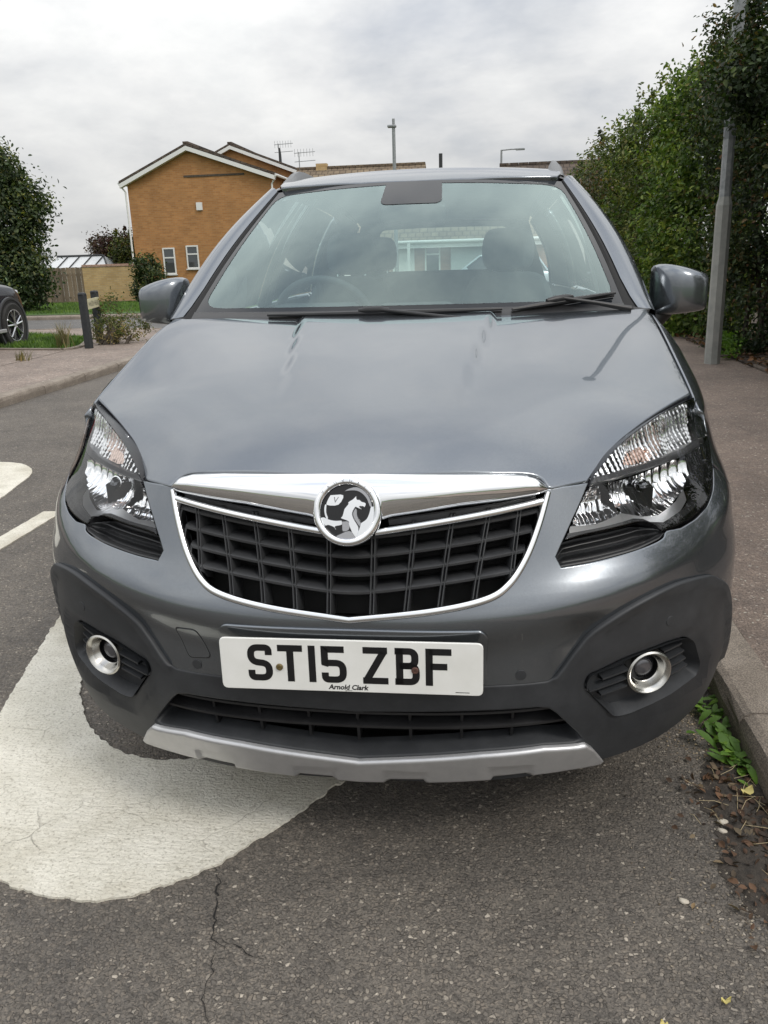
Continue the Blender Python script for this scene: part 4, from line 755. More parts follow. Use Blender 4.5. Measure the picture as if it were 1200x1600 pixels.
def tree(name, loc, blobs, n, size, m, label, trunk_h, r, m2=None):
    t = shrub(name, loc, blobs, n, size, m, label, 'tree', clump=.22, stems=0, m2=m2, f2=.3, shell=.35, shoots=0); o = [c for c in t.children if c.name.startswith('trunk')]
    for q in o: bpy.data.objects.remove(q)
    b = MB().tube([(0, 0, -.3), (.05, 0, trunk_h*.5), (0, .05, trunk_h)], [r, r*.8, r*.6], 10)
    for bl in blobs: b.tube([(0, .02, trunk_h*.7), (bl[0]*.5, bl[1]*.5, (trunk_h*.7+bl[2])/2), tuple(bl[:3])], [r*.5, r*.3, r*.08], 7)
    b.build('trunk', MT['bark'], t, True); return t
tree('garden_tree', (-15.2, 22.6, -.07), [(0, 0, 1.3, 2.0, 1.8, 1.3), (.3, 0, 2.6, 1.9, 1.8, 1.3), (-.1, 0, 3.8, 1.9, 1.7, 1.2), (-.7, 0, 4.7, 1.4, 1.3, .9), (1.4, .2, 3.2, 1.0, 1.0, .9), (1.2, -.3, 1.2, 1.2, 1.0, 1.2), (.6, -.2, 4.2, 1.2, 1.1, .8)], 60000, .12, MT['dark'], 'dense dark green tree at the left edge behind the parked dark car', 2.2, .16, MT['olive'])
# ---------------------------------------------------------------- panels cut from smooth body surfaces
def snormal(surf, a, b, h=2e-4):
    n = np.cross(surf(a+h, b)-surf(a-h, b), surf(a, b+h)-surf(a, b-h)); return n/(np.linalg.norm(n, axis=-1, keepdims=True)+1e-15)
def panel_data(surf, outer, holes=(), step=.02, off=0., bev=.0025, depth=.012):
    outer = resample(outer, step)
    if area(outer) < 0: outer = outer[::-1]
    holes = [resample(h, step*.8) for h in holes]; holes = [h if area(h) < 0 else h[::-1] for h in holes]
    so = offset_poly(outer, bev); sh = [offset_poly(h, bev) for h in holes]
    v2, F_ = triangulate(so, sh, step)
    n = snormal(surf, v2[:, 0], v2[:, 1]); o_ = off(v2[:, 0], v2[:, 1])[:, None] if callable(off) else off
    V = [surf(v2[:, 0], v2[:, 1])+n*o_]; NN = [n]; Fs = [tuple(f) for f in F_]; base = len(v2)
    for lp, sp in zip([outer]+holes, [so]+sh):
        k = len(lp)
        idx = [int(np.argmin(np.sum((v2-p)**2, 1))) for p in sp]
        sn = snormal(surf, lp[:, 0], lp[:, 1]); P0 = surf(lp[:, 0], lp[:, 1]); o2 = off(lp[:, 0], lp[:, 1])[:, None] if callable(off) else off
        Pi = surf(sp[:, 0], sp[:, 1]); outw = P0-Pi; outw -= sn*np.sum(outw*sn, 1)[:, None]; outw /= np.linalg.norm(outw, axis=1, keepdims=True)+1e-12
        V += [P0+sn*(o2-bev*.45), P0+sn*(o2-bev*1.6), P0+sn*(o2-bev*1.6-depth)]
        m1 = sn+outw; m1 /= np.linalg.norm(m1, axis=1, keepdims=True); NN += [m1, outw*.97+sn*.2, outw]
        for i in range(k):
            j = (i+1) % k; a0, a1 = base+i, base+j; b0, b1 = base+k+i, base+k+j; c0, c1 = base+2*k+i, base+2*k+j
            if idx[i] != idx[j]: Fs.append((idx[i], a0, a1, idx[j]))
            else: Fs.append((idx[i], a0, a1))
            Fs += [(a0, b0, b1, a1), (b0, c0, c1, b1)]
        base += 3*k
    NN = np.vstack(NN); NN /= np.linalg.norm(NN, axis=1, keepdims=True)+1e-12
    return np.vstack(V), Fs, NN
def panel(name, surf, outer, parent, m, holes=(), **kw):
    V, Fs, NN = panel_data(surf, outer, holes, **kw); return link(name, mesh(name, V, Fs, normals=NN), m, parent)
def mirror_obj(o, parent, name=None):               # a mirrored twin of a part, with its sub-parts
    me = o.data; k = 'mir_'+me.name
    V = np.empty(len(me.vertices)*3, np.float32); me.vertices.foreach_get('co', V); V = V.reshape(-1, 3)*[-1, 1, 1]
    Fs = [tuple(reversed(p.vertices)) for p in me.polygons]
    if me.has_custom_normals:
        nn = np.zeros((len(me.vertices), 3))
        for lp, cn in zip(me.loops, me.corner_normals): nn[lp.vertex_index] = cn.vector
        nm = mesh(me.name, V, Fs, normals=nn*[-1, 1, 1])
    else:
        nm = mesh(me.name, V, Fs); sm = np.empty(len(me.polygons), bool); me.polygons.foreach_get('use_smooth', sm)
        if sm.any(): nm.shade_smooth(); nm.set_sharp_from_angle(angle=math.radians(40))
    for m_ in me.materials: nm.materials.append(m_)
    c_ = link(name or o.name.split('.')[0], nm, None, parent)
    for md in o.modifiers:
        if md.type == 'BEVEL': b = c_.modifiers.new('bevel', 'BEVEL'); b.width = md.width; b.segments = md.segments; b.limit_method = 'ANGLE'
    for ch in list(o.children): mirror_obj(ch, c_)
    return c_
def sym(P): P = np.array(P, float); return np.vstack([P, (P*[-1, 1])[::-1]])      # centre-to-centre half outline -> whole
def bn(u, z): return snormal(belt, np.asarray(u, float), np.asarray(z, float))
def BP(u, z, d=0.):                                 # a point d metres inside the body skin
    u = np.asarray(u, float); z = np.asarray(z, float); return belt(u, z)-bn(u, z)*np.asarray(d, float)[..., None]
def ribbon(path, prof, step=.012):                  # sweep a profile (across, height) along a (u, z) path on the body skin
    p = resample(path, step, False); t = np.gradient(p, axis=0); t /= np.linalg.norm(t, axis=1, keepdims=True); nn = np.stack([-t[:, 1], t[:, 0]], 1)
    return np.stack([BP(p[:, 0]+nn[:, 0]*a, p[:, 1]+nn[:, 1]*a, -h) for a, h in prof], 1)
def half_round(w, h, n=7, base=-.006):
    return [(-w/2, base)]+[(w/2*math.sin(a), h*math.cos(a)) for a in np.linspace(-math.pi/2, math.pi/2, n)]+[(w/2, base)]

car = tag(empty('parked_car', (0, 2.1, 0)), 'large grey metallic hatchback car facing the camera, filling the middle of the photo', 'car')
CP = Matrix.Translation((0, -2.1, 0))
class _Root: pass
def fin():                                          # part meshes are written in world metres: bring them under the car's own origin
    for o in list(car.children):
        def rec(q):
            if q.type == 'MESH' and not q.data.get('shifted'):
                q.data.transform(CP); q.data['shifted'] = 1
            for ch in q.children: rec(ch)
        rec(o)
US = lambda y: float(np.interp(y, PLa[:14, 1], UT[:14]))
UC, ZC, RA = US(.94), .335, .392                    # front wheel arch in the skin's own coordinates
UCr = US(3.495)
# ---- outlines measured in metres: u along the skin from the centre line, z up
LAMP_TOP = [(.423, .749), (.449, .785), (.476, .820), (.503, .849), (.534, .872), (.599, .904), (.686, .928), (.804, .947), (.95, .953), (1.06, .950), (1.10, .945)]
LAMP_OUT = [(1.10, .945), (1.085, .905), (1.058, .855), (.99, .808), (.911, .776), (.848, .757), (.785, .746), (.725, .740), (.667, .736)]
LAMP_BOT = [(.667, .736), (.663, .748), (.646, .757), (.616, .761), (.528, .757), (.468, .754), (.423, .749)]
SLOT_OUT = [(.676, .736), (.661, .726), (.593, .717), (.485, .708), (.404, .704)]
CLAD = [(0, .464), (.262, .464), (.373, .466), (.400, .470), (.419, .491), (.452, .536), (.490, .575), (.572, .617), (.673, .637), (.785, .627), (.831, .610), (.90, .567), (.953, .500), (.985, .43), (1.02, .35)]
GF = [(0, .888), (.117, .885), (.263, .880), (.335, .874), (.368, .866), (.383, .855), (.386, .842), (.364, .784), (.336, .726), (.302, .684), (.257, .661), (.155, .641), (0, .623)]
def arc(uc, zc, r, a0, a1, n=14): return [(uc+r*math.cos(math.radians(a)), zc+r*math.sin(math.radians(a))) for a in np.linspace(a0, a1, n)]
# bumper, painted
gf_low = np.array(GF[4:])[::-1]
bum = [(0, .623)] + [tuple(p) for p in cr(gf_low[:-1])[1:]] + [(.372, .8625)] + [(.381, .845), (.42, .847), (.467, .847), (.493, .848)] \
    + [(.476-.004, .820), (.449-.004, .785), (.420, .749), (.404, .724)] + [tuple(p) for p in cr(SLOT_OUT[::-1])][1:] \
    + [(.683, .737), (.725, .735), (.785, .741), (.848, .752), (.911, .771), (.992, .803)] + [(1.03, .79), (1.07, .75), (1.12, .70), (1.17, .655)] \
    + arc(UC, ZC, RA+.035, 142, 170, 6) + [(1.04, .40), (1.005, .43)] + [tuple(p) for p in cr(CLAD[::-1])[8:]]
bum = [p for p in bum]
GFc = cr(GF)
front_bumper = panel('front_bumper', belt, sym(bum), car, MT['paint'], step=.016, depth=.02)
# tow eye cover (only on one side), parking sensors
def small_panel(name, pts, parent, m, off=.0012, rad=.012, surf=belt, bev=.001, depth=.004):
    P = np.array(pts, float); n = len(P); out = []
    for i in range(n):
        a, b, c_ = P[i-1], P[i], P[(i+1) % n]; d1 = (a-b)/np.linalg.norm(a-b); d2 = (c_-b)/np.linalg.norm(c_-b)
        r = min(rad, .45*np.linalg.norm(a-b), .45*np.linalg.norm(c_-b))
        for t in np.linspace(0, 1, 6): out.append((b+d1*r)*(1-t)**2+2*b*t*(1-t)+(b+d2*r)*t*t)
    return panel(name, surf, np.array(out), parent, m, step=.008, off=off, bev=bev, depth=depth)
TOW = [(-.377, .570), (-.325, .573), (-.303, .506), (-.355, .501)]
small_panel('seam', [tuple((np.array(p)-np.mean(TOW, 0))*1.055+np.mean(TOW, 0)) for p in TOW], front_bumper, MT['matt'], off=.0006, bev=.0004, depth=.001)
small_panel('tow_eye_cover', TOW, front_bumper, MT['paint'], off=.0012)
for su, sz, mm in ((.338, .486, 'paint'), (-.338, .486, 'paint'), (.679, .553, 'clad'), (-.679, .553, 'clad')):
    pts = [(su+.011*math.cos(a), sz+.011*math.sin(a)) for a in np.linspace(0, 2*math.pi, 20, endpoint=False)]
    o = panel('parking_sensor', belt, pts, front_bumper, MT['clad'], step=.006, off=.0018 if mm == 'paint' else .0022, bev=.0008, depth=.004)
# number plate plinth
small_panel('plate_plinth', [(-.255, .60), (.255, .60), (.268, .585), (.268, .468), (-.268, .468), (-.268, .585)], front_bumper, MT['paint'], off=.006, rad=.01, bev=.003, depth=.01)
# lower cladding
LOWG = [(0, .397), (.059, .400), (.256, .407), (.375, .409), (.400, .404), (.418, .389), (.470, .332), (.488, .308), (.47, .302), (.396, .310), (.258, .303), (0, .273)]
FOGR = [(.486, .431), (.492, .456), (.589, .482), (.700, .492), (.760, .486), (.790, .468), (.838, .392), (.832, .366), (.70, .352), (.600, .338), (.566, .340)]
clad_low = [(0, .205), (.15, .205), (.30, .212), (.45, .222), (.60, .232), (.72, .246), (.82, .262), (.92, .285), (1.0, .315)]
cl = [tuple(p) for p in cr(CLAD)][::1] + clad_low[::-1]
cl = [p for p in cl]
def rnd(P, r=.02):
    P = np.array(P, float); n = len(P); out = []
    for i in range(n):
        a, b, c_ = P[i-1], P[i], P[(i+1) % n]; la, lc = np.linalg.norm(a-b), np.linalg.norm(c_-b); q = min(r, .45*la, .45*lc)
        for t in np.linspace(0, 1, 5): out.append((b+(a-b)/la*q)*(1-t)**2+2*b*t*(1-t)+(b+(c_-b)/lc*q)*t*t)
    return np.array(out)
fogr = rnd(FOGR, .03)
def clad_off(u, z):                                 # raised border along the paint line, scooped dish round the fog lamp
    a = np.abs(u); P = np.stack([a, z], 1); Q = cr(CLAD[4:], 6)
    d = np.min(np.linalg.norm(P[:, None]-Q[None], axis=2), 1)
    rise = .010*(1-sst(d, .016, .030))*sst(a, .36, .42)
    df = np.where(inside(P, fogr), 0, np.min(np.linalg.norm(P[:, None]-resample(fogr, .02)[None], axis=2), 1))
    return .001+rise-.020*(1-sst(df, .004, .040))
cladding = panel('bumper_cladding', belt, sym(cl), car, MT['clad'], holes=[sym(LOWG), fogr, fogr*[-1, 1]], step=.015, off=clad_off, depth=.05, bev=.004)
# skid plate
SK = [(0, .270), (.258, .300), (.396, .308), (.470, .300), (.492, .300), (.512, .283), (.547, .240), (.54, .233), (.45, .2365), (.385, .236), (.15, .219), (0, .211)]
def sk_off(u, z):
    a = np.abs(u); r = np.zeros_like(a)+.016
    for c_ in (.098, .328):
        zt = .250+.07*(c_-.098)
        k = (1-sst(np.abs(a-c_), .046-(zt-z)*.25, .054-(zt-z)*.25))*(1-sst(z, zt-.004, zt+.004)); r = r-.009*k
    return r
skid = panel('skid_plate', belt, sym(SK), car, MT['silver'], step=.0075, off=sk_off, depth=.05, bev=.006)
# lower air intake: backing, two long slats, fins
lg = tag(link('lower_grille', grid_mesh('lower_grille', np.stack([BP(np.linspace(-.52, .52, 40), np.full(40, z), np.full(40, .085)) for z in (.27, .42)], 1)), MT['matt'], car))
for zc_, ze in ((.380, .391), (.343, .353)):
    us = np.linspace(-.45, .45, 60); zz = zc_+(ze-zc_)*(np.abs(us)/.43)**1.2
    link('slat', grid_mesh('slat', np.stack([BP(us, zz+a, np.full(60, d)) for a, d in ((-.005, .075), (-.005, .022), (-.002, .018), (.003, .019), (.006, .026), (.006, .075), (-.005, .075))], 1)), MT['black'], lg)
for u in (-.332, -.221, -.109, -.003, .109, .221, .332):
    b = MB(); zb, zt = .29+.02*min(1, abs(u)/.3), .405
    zs = np.linspace(zb, zt, 8); A = [BP(np.full(8, u+s_), zs, np.full(8, d)) for s_, d in ((-.003, .08), (-.003, .033), (.003, .033), (.003, .08))]
    link('fin', grid_mesh('fin', np.stack(A, 1)), MT['black'], lg)
# fog lamps
def make_fog():
    root = link('fog_light', grid_mesh('fog_surround', np.stack([BP(p[:, 0], p[:, 1], np.full(len(p), d)) for p, d in ((np.vstack([fogr, fogr[:1]]), .012), (np.vstack([offset_poly(fogr, -.010 if area(fogr) < 0 else .010)]*1+[offset_poly(fogr, .010)[:1]]), .045))], 1)), MT['clad'], car)
    back = panel('back_plate', belt, fogr, root, MT['clad'], step=.02, off=-.045, bev=.001, depth=.002)
    for i, zz in enumerate((.385, .405, .425)):     # fins on both sides of the lamp
        us = np.linspace(.505+.03*abs(i-1), .60, 8)
        link('fin', grid_mesh('fin', np.stack([BP(us, zz+.012+(us-.55)*.15+a, np.full(8, d)) for a, d in ((-.005, .046), (-.002, .026), (.002, .026), (.005, .046))], 1)), MT['clad'], root)
    for i, zz in enumerate((.395, .418, .441, .464)):
        us = np.linspace(.70, .80-.012*i, 8)
        link('fin', grid_mesh('fin', np.stack([BP(us, zz+(us-.72)*.05+a, np.full(8, d)) for a, d in ((-.005, .046), (-.002, .026), (.002, .026), (.005, .046))], 1)), MT['clad'], root)
    c0 = Vector(BP(.652, .432, .030)); nrm = Vector(bn(.652, .432)); nrm = (nrm*.55+Vector((0, -1, 0))*.45).normalized()
    Mx = Matrix.Translation(c0) @ nrm.to_track_quat('Z', 'Y').to_matrix().to_4x4()
    b = MB().lathe([(.0500, -.02), (.0510, .010), (.0500, .016), (.0465, .0185), (.0425, .016), (.038, .008), (.033, -.004), (.031, -.006)], 40, Mx); b.build('bezel_ring', MT['dullsilver'], root, True)
    b = MB().lathe([(.0315, -.006), (.031, -.03), (.026, -.034), (.0, -.034)], 32, Mx); b.build('housing', MT['black'], root, True)
    b = MB().lathe([(.0225, -.030), (.0225, -.012), (.019, -.007), (.012, -.0045), (.0, -.0035)], 32, Mx); b.build('lamp', MT['foglens'], root, True)
    b = MB().lathe([(.0265, -.030), (.0265, -.014), (.0235, -.012), (.0225, -.014)], 32, Mx); b.build('lamp_rim', MT['black'], root, True)
    return root
MT['foglens'] = mat('fog_lamp_lens', (.10, .10, .11), .08, .3, Coat_Weight=1.0)
fog = make_fog(); mirror_obj(fog, car)
# ---- grille
gr = link('grille', grid_mesh('grille_backing', np.stack([BP(np.linspace(-.40, .40, 40), np.full(40, z), np.full(40, .075)) for z in np.linspace(.60, .90, 6)], 1)), MT['matt'], car)
fr_path = cr(np.array(GF[6:]))                      # chrome rim from the upper corner to the bottom centre
fr_path = np.vstack([fr_path, (fr_path*[-1, 1])[::-1][1:]])
link('chrome_frame', grid_mesh('chrome_frame', ribbon(offset_poly(fr_path, 0)+0, [(-.001, -.02), (-.001, .001), (.001, .0045), (.005, .0058), (.010, .0048), (.0125, .001), (.0125, -.03)] if True else 0, .01)[:, ::-1]), MT['chrome'], gr)
def make_topbar():
    n, k = 121, 15; us = np.linspace(-.386, .386, n); a = np.abs(us)
    top = np.interp(a, [0, .05, .117, .263, .335, .360, .376, .386], [.888, .888, .886, .881, .8745, .868, .860, .848])
    bot = np.interp(a, [0, .06, .082, .214, .372, .386], [.800, .802, .808, .825, .8365, .842])
    P = []
    for t in np.linspace(0, 1, k):
        th = t*math.pi; h = .019*np.sin(th)**.7+.004; h = h*np.clip((.392-a)/.03, .25, 1)**.5
        P.append(BP(us, bot+(top-bot)*t, -h))
    P.insert(0, BP(us, bot+.001, np.full(n, .04))); P.append(BP(us, top-.001, np.full(n, .02)))
    return grid_mesh('chrome_bar', np.stack(P, 0).swapaxes(0, 1))
link('chrome_bar', make_topbar(), MT['chrome'], gr)
for s in (1, -1):
    p = np.array([(.050, .779), (.069, .7815), (.215, .802), (.379, .8245)])*[s, 1]
    rb = ribbon(cr(p) if s > 0 else cr(p[::-1]), [(-.006, -.04), (-.006, .001), (-.004, .004), (.001, .0055), (.005, .004), (.007, .0), (.007, -.04)], .012)
    link('chrome_strip', grid_mesh('chrome_strip', rb[:, ::-1]), MT['chrome'], gr)
    p = np.array([(.075, .800), (.214, .816), (.37, .832)])*[s, 1]
    rb = ribbon(cr(p) if s > 0 else cr(p[::-1]), [(-.010, -.05), (-.008, -.02), (.002, -.014), (.005, -.016), (.008, -.05)], .012)
    link('slat', grid_mesh('slat', rb[:, ::-1]), MT['black'], gr)
# mesh of the grille: curved cross slats and upright dividers
inner = sym([(0, .775), (.07, .777), (.215, .798), (.372, .818), (.358, .78), (.330, .727), (.297, .689), (.253, .667), (.154, .648), (0, .631)])
for k_, (z0, slope) in enumerate(((.734, .135), (.700, .140), (.668, .140), (.770, .125))):
    us = np.linspace(-.40, .40, 161); zz = z0+slope*(np.sqrt(us*us+.0025)-.05); ok = inside(np.stack([us, zz+.002], 1), offset_poly(inner, -.010) if area(inner) > 0 else offset_poly(inner, .010))
    us, zz = us[ok], zz[ok]
    if len(us) < 5: continue
    pr = [(.016, .07), (.010, .036), (.0035, .0165), (-.001, .0130), (-.0050, .0145), (-.0062, .022), (-.0090, .07)]
    link('slat', grid_mesh('slat', np.stack([BP(us, zz+a, np.full(len(us), d)) for a, d in pr], 1)), MT['grille'], gr)
for ut, ub in ((.0455, .043), (.128, .113), (.201, .180), (.272, .247), (.335, .315)):
    for s in (1, -1):
        ts = np.linspace(-.1, 1.45, 36); zz = .79-(.79-.655)*ts; uu = ut+(ub-ut)*ts
        zz = zz+.03*(ut/.3); ok = inside(np.stack([uu, zz], 1), offset_poly(inner, -.016) if area(inner) > 0 else offset_poly(inner, .016)) & (zz < .83); uu, zz = uu[ok], zz[ok]
        for o_ in (-.0033, .0033):
            pr = [(-.0028, .06), (-.0025, .016), (-.0008, .0125), (.0008, .0125), (.0025, .016), (.0028, .06)]
            pts = np.stack([BP((uu+o_+a)*s, zz, np.full(len(uu), d)) for a, d in pr], 1)
            link('divider', grid_mesh('divider', pts if s < 0 else pts[:, ::-1]), MT['grille'], gr)
# ---- badge: chrome ring, black field, raised emblem
bz = .8185; bc = Vector(BP(0., bz, -.026)); bnr = Vector(bn(0., bz)); bx_ = Vector((1, 0, 0)); by_ = bnr.cross(bx_)
BMx = Matrix(((bx_.x, by_.x, bnr.x, bc.x), (bx_.y, by_.y, bnr.y, bc.y), (bx_.z, by_.z, bnr.z, bc.z), (0, 0, 0, 1)))
badge = MB().lathe([(.0640, -.06), (.0665, -.01), (.0672, .002), (.0660, .0085), (.0625, .0125), (.0575, .0135), (.0535, .0118), (.0512, .0075), (.0506, .001)], 64, BMx).build('badge', MT['chrome'], car, True)
MB().lathe([(.0510, .004), (.0, .0048)], 48, BMx).build('badge_field', MT['gloss'], badge, True)
def emblem(name, pts, h=.0028, m='chrome', z0=.0045, dome=0):
    P = np.array([((x-580)/305*.0512, (490-y)/305*.0512) for x, y in pts]); P = cr(np.vstack([P, P[:1]]), 3)[:-1]
    if area(P) < 0: P = P[::-1]
    ins = offset_poly(P, .0007); v2, F_ = triangulate(ins, [], .0035); n = len(P)
    idx = [int(np.argmin(np.sum((v2-p)**2, 1))) for p in ins]
    V = [BMx @ Vector((x, y, z0+h)) for x, y in v2]+[BMx @ Vector((x, y, z0+h*.55)) for x, y in P]+[BMx @ Vector((x, y, z0-.001)) for x, y in P]
    Fs = [tuple(f) for f in F_]; b = len(v2)
    for i in range(n):
        j = (i+1) % n; Fs += [(idx[i], b+i, b+j, idx[j]) if idx[i] != idx[j] else (idx[i], b+i, b+j), (b+i, b+n+i, b+n+j, b+j)]
    return link(name, mesh(name, V, Fs), MT[m], badge)
MT['emb2'] = mat('emblem_shade', (.42, .42, .43), .22, 1)
emblem('emblem_head', [(685,305),(692,348),(722,352),(745,372),(785,384),(797,405),(778,442),(762,428),(722,428),(735,446),(755,456),(742,463),(695,445),(672,440),(640,500),(652,560),(700,640),(712,680),(690,783),(640,730),(600,640),(595,600),(528,575),(505,560),(525,535),(545,462),(562,438),(592,400),(585,388),(612,365),(645,345)])
emblem('emblem_breast', [(675,445),(692,470),(698,540),(735,612),(720,660),(706,640),(655,560),(645,500)], .0022, 'emb2')
emblem('emblem_wing', [(738,614),(800,570),(832,500),(850,430),(884,440),(888,540),(862,655),(795,735),(694,785),(716,690)], .0030)
emblem('emblem_crest', [(535,265),(590,228),(680,208),(770,245),(835,325),(866,425),(838,430),(805,350),(755,290),(690,255),(610,252)], .0026, 'emb2')
emblem('emblem_tail', [(520,588),(430,590),(352,572),(308,553),(280,568),(294,612),(330,652),(365,646),(425,668),(455,696),(444,660),(520,640)])
emblem('emblem_body', [(520,600),(596,602),(606,690),(530,716),(520,650)], .0020, 'emb2')
emblem('emblem_foot', [(450,768),(606,704),(686,786),(620,806),(540,800)], .0022, 'emb2')
emblem('emblem_flag', [(385,300),(538,300),(482,414),(345,418),(352,360)])
emblem('emblem_staff', [(345,410),(322,410),(312,470),(325,545),(352,575),(362,560),(342,500)])
def text_mesh(name, txt, size, mtx, m, parent, shear=0, bold=0, depth=.0003):
    cu = bpy.data.curves.new(name, 'FONT'); cu.body = txt; cu.size = size; cu.align_x = 'CENTER'; cu.align_y = 'CENTER'; cu.shear = shear; cu.offset = bold; cu.extrude = depth; cu.resolution_u = 3
    to = bpy.data.objects.new(name, cu); C.objects.link(to); dg = bpy.context.evaluated_depsgraph_get(); me = bpy.data.meshes.new_from_object(to.evaluated_get(dg)); bpy.data.objects.remove(to)
    me.transform(mtx); return link(name, me, m, parent)
MT['engrave'] = mat('engraved_letters', (.22, .22, .23), .4, .8)
for i, ch in enumerate('VAUXHALL'):
    a = math.radians(90+52-i*104/7)
    text_mesh('badge_letter', ch, .0085, BMx @ Matrix.Translation((.0585*math.cos(a), .0585*math.sin(a), .0136)) @ Matrix.Rotation(a-math.pi/2, 4, 'Z'), MT['engrave'], badge)
text_mesh('badge_letter', 'V', .016, BMx @ Matrix.Translation(((440-580)/305*.0512, (490-360)/305*.0512, .0075)), MT['engrave'], badge, .25)
# ---- number plate
PMx = Matrix.Translation(Vector((0, -.028, .5265))) @ Matrix.Rotation(math.radians(-.25), 4, 'Y') @ Matrix.Rotation(math.radians(90-1.5), 4, 'X')    # local x right, y up, z to the front
def prism(name, P, h, mtx, m, parent, bev=.0012):
    P = np.array(P, float)
    if area(P) < 0: P = P[::-1]
    ins = offset_poly(P, bev); v2, F_ = triangulate(ins, [], .03); n = len(P); idx = [int(np.argmin(np.sum((v2-p)**2, 1))) for p in ins]
    V = [mtx @ Vector((x, y, h)) for x, y in v2]+[mtx @ Vector((x, y, h-bev)) for x, y in P]+[mtx @ Vector((x, y, 0)) for x, y in P]; b = len(v2)
    Fs = [tuple(f) for f in F_]
    for i in range(n):
        j = (i+1) % n; Fs += [(idx[i], b+i, b+j, idx[j]) if idx[i] != idx[j] else (idx[i], b+i, b+j), (b+i, b+n+i, b+n+j, b+j)]
    return link(name, mesh(name, V, Fs), m, parent)
plate = prism('number_plate', rnd([(-.26, -.0555), (.26, -.0555), (.26, .0555), (-.26, .0555)], .012), .004, PMx, MT['plate'], car)
def strokes(name, paths, w, mtx, m, parent, z=.00445):
    V, Fs = [], []
    for P, closed in paths:
        P = np.array(P, float); n = len(P)
        if closed: t0 = P-np.roll(P, 1, 0); t1 = np.roll(P, -1, 0)-P
        else: t0 = np.vstack([P[1:2]-P[:1], np.diff(P, axis=0)]); t1 = np.vstack([np.diff(P, axis=0), P[-1:]-P[-2:-1]])
        t0 /= np.linalg.norm(t0, axis=1, keepdims=True); t1 /= np.linalg.norm(t1, axis=1, keepdims=True)
        n0 = np.stack([-t0[:, 1], t0[:, 0]], 1); n1 = np.stack([-t1[:, 1], t1[:, 0]], 1); nm = n0+n1; nm /= np.linalg.norm(nm, axis=1, keepdims=True); nm /= np.sum(nm*n0, 1)[:, None]
        b = len(V); A = P+nm*w/2; B_ = P-nm*w/2
        V += [mtx @ Vector((x, y, z)) for x, y in A]+[mtx @ Vector((x, y, z)) for x, y in B_]
        for i in range(n if closed else n-1): j = (i+1) % n; Fs.append((b+i, b+n+i, b+n+j, b+j))
    return link(name, mesh(name, V, Fs), m, parent)
def rp(P, r): # rounded open path
    P = np.array(P, float); out = [P[0]]
    for a, b, c_ in zip(P[:-2], P[1:-1], P[2:]):
        la, lc = np.linalg.norm(a-b), np.linalg.norm(c_-b); q = min(r, la*.5, lc*.5)
        for t in np.linspace(0, 1, 8): out.append((b+(a-b)/la*q)*(1-t)**2+2*b*t*(1-t)+(b+(c_-b)/lc*q)*t*t)
    return np.array(out+[P[-1]])
S_, H_, W_ = 14., 79., 50.
lo_, hi_, le_, ri_ = 7., 72., 7., 43.
GL = {'S': [(rp([(ri_, 56), (ri_, hi_), (le_, hi_), (le_, 41), (ri_, 38), (ri_, lo_), (le_, lo_), (le_, 23)], 15), 0)],
      'T': [([(0, hi_), (50, hi_)], 0), ([(25, 65), (25, 0)], 0)],
      '1': [([(7, 79), (7, 0)], 0)],
      '5': [(np.vstack([[(46, hi_), (le_, hi_)], [(le_, hi_-.01)], [(le_, 40)]]), 0), (rp([(le_, 36), (le_+2, 43), (ri_, 43), (ri_, lo_), (le_, lo_), (le_, 22)], 15), 0)],
      'Z': [([(1, hi_), (49, hi_)], 0), ([(41, 68), (9, 11)], 0), ([(0, lo_), (50, lo_)], 0)],
      'B': [([(11, 79), (11, 0)], 0), (rp([(2, hi_), (ri_-2, hi_), (ri_-2, 41), (11, 41)], 13), 0), (rp([(11, 41), (ri_, 41), (ri_, lo_), (2, lo_)], 13), 0)],
      'F': [([(7, 79), (7, 0)], 0), ([(7, hi_), (50, hi_)], 0), ([(7, 41), (42, 41)], 0)]}
x_ = -.26+.056
for ch in 'ST15 ZBF':
    if ch == ' ': x_ += .020; continue
    wch = .014 if ch == '1' else .050
    strokes('plate_character', [([(px*.001, py*.001) for px, py in P], c_) for P, c_ in GL[ch]], .014, PMx @ Matrix.Translation((x_, -.0555+.0195, 0)), MT['ink'], plate)
    x_ += wch+(.0115 if ch != '5' else .012)
text_mesh('plate_lettering', 'Arnold Clark', .0145, PMx @ Matrix.Translation((-.004, -.0455, .0043)), MT['ink'], plate, .2, .00045, .0001)
MB().box((.207, -.0495, .0041), (.234, -.0482, .00435)).build('plate_mark', MT['ink'], plate).data.transform(PMx)
MB().box((-.010, -.0525, .0041), (.004, -.0518, .00435)).build('plate_mark', MT['ink'], plate).data.transform(PMx)
MT['bolt1'] = noisy('brass_bolt', (.10, .075, .03), (.2, .15, .06), 300, .5, metal=.4); MT['bolt2'] = noisy('rusty_bolt', (.06, .03, .022), (.11, .05, .035), 300, .7)
for bx, by, mm in ((-.140, -.005, 'bolt1'), (.129, -.004, 'bolt2')):
    o = MB().lathe([(.0072, .0042), (.0070, .0062), (.0058, .0074), (.0030, .0076), (.0026, .0066), (.0, .0066)], 20, PMx @ Matrix.Translation((bx, by, 0))).build('bolt', MT[mm], plate, True)
    if mm == 'bolt2': o['label'] = 'rusty brown plate bolt'
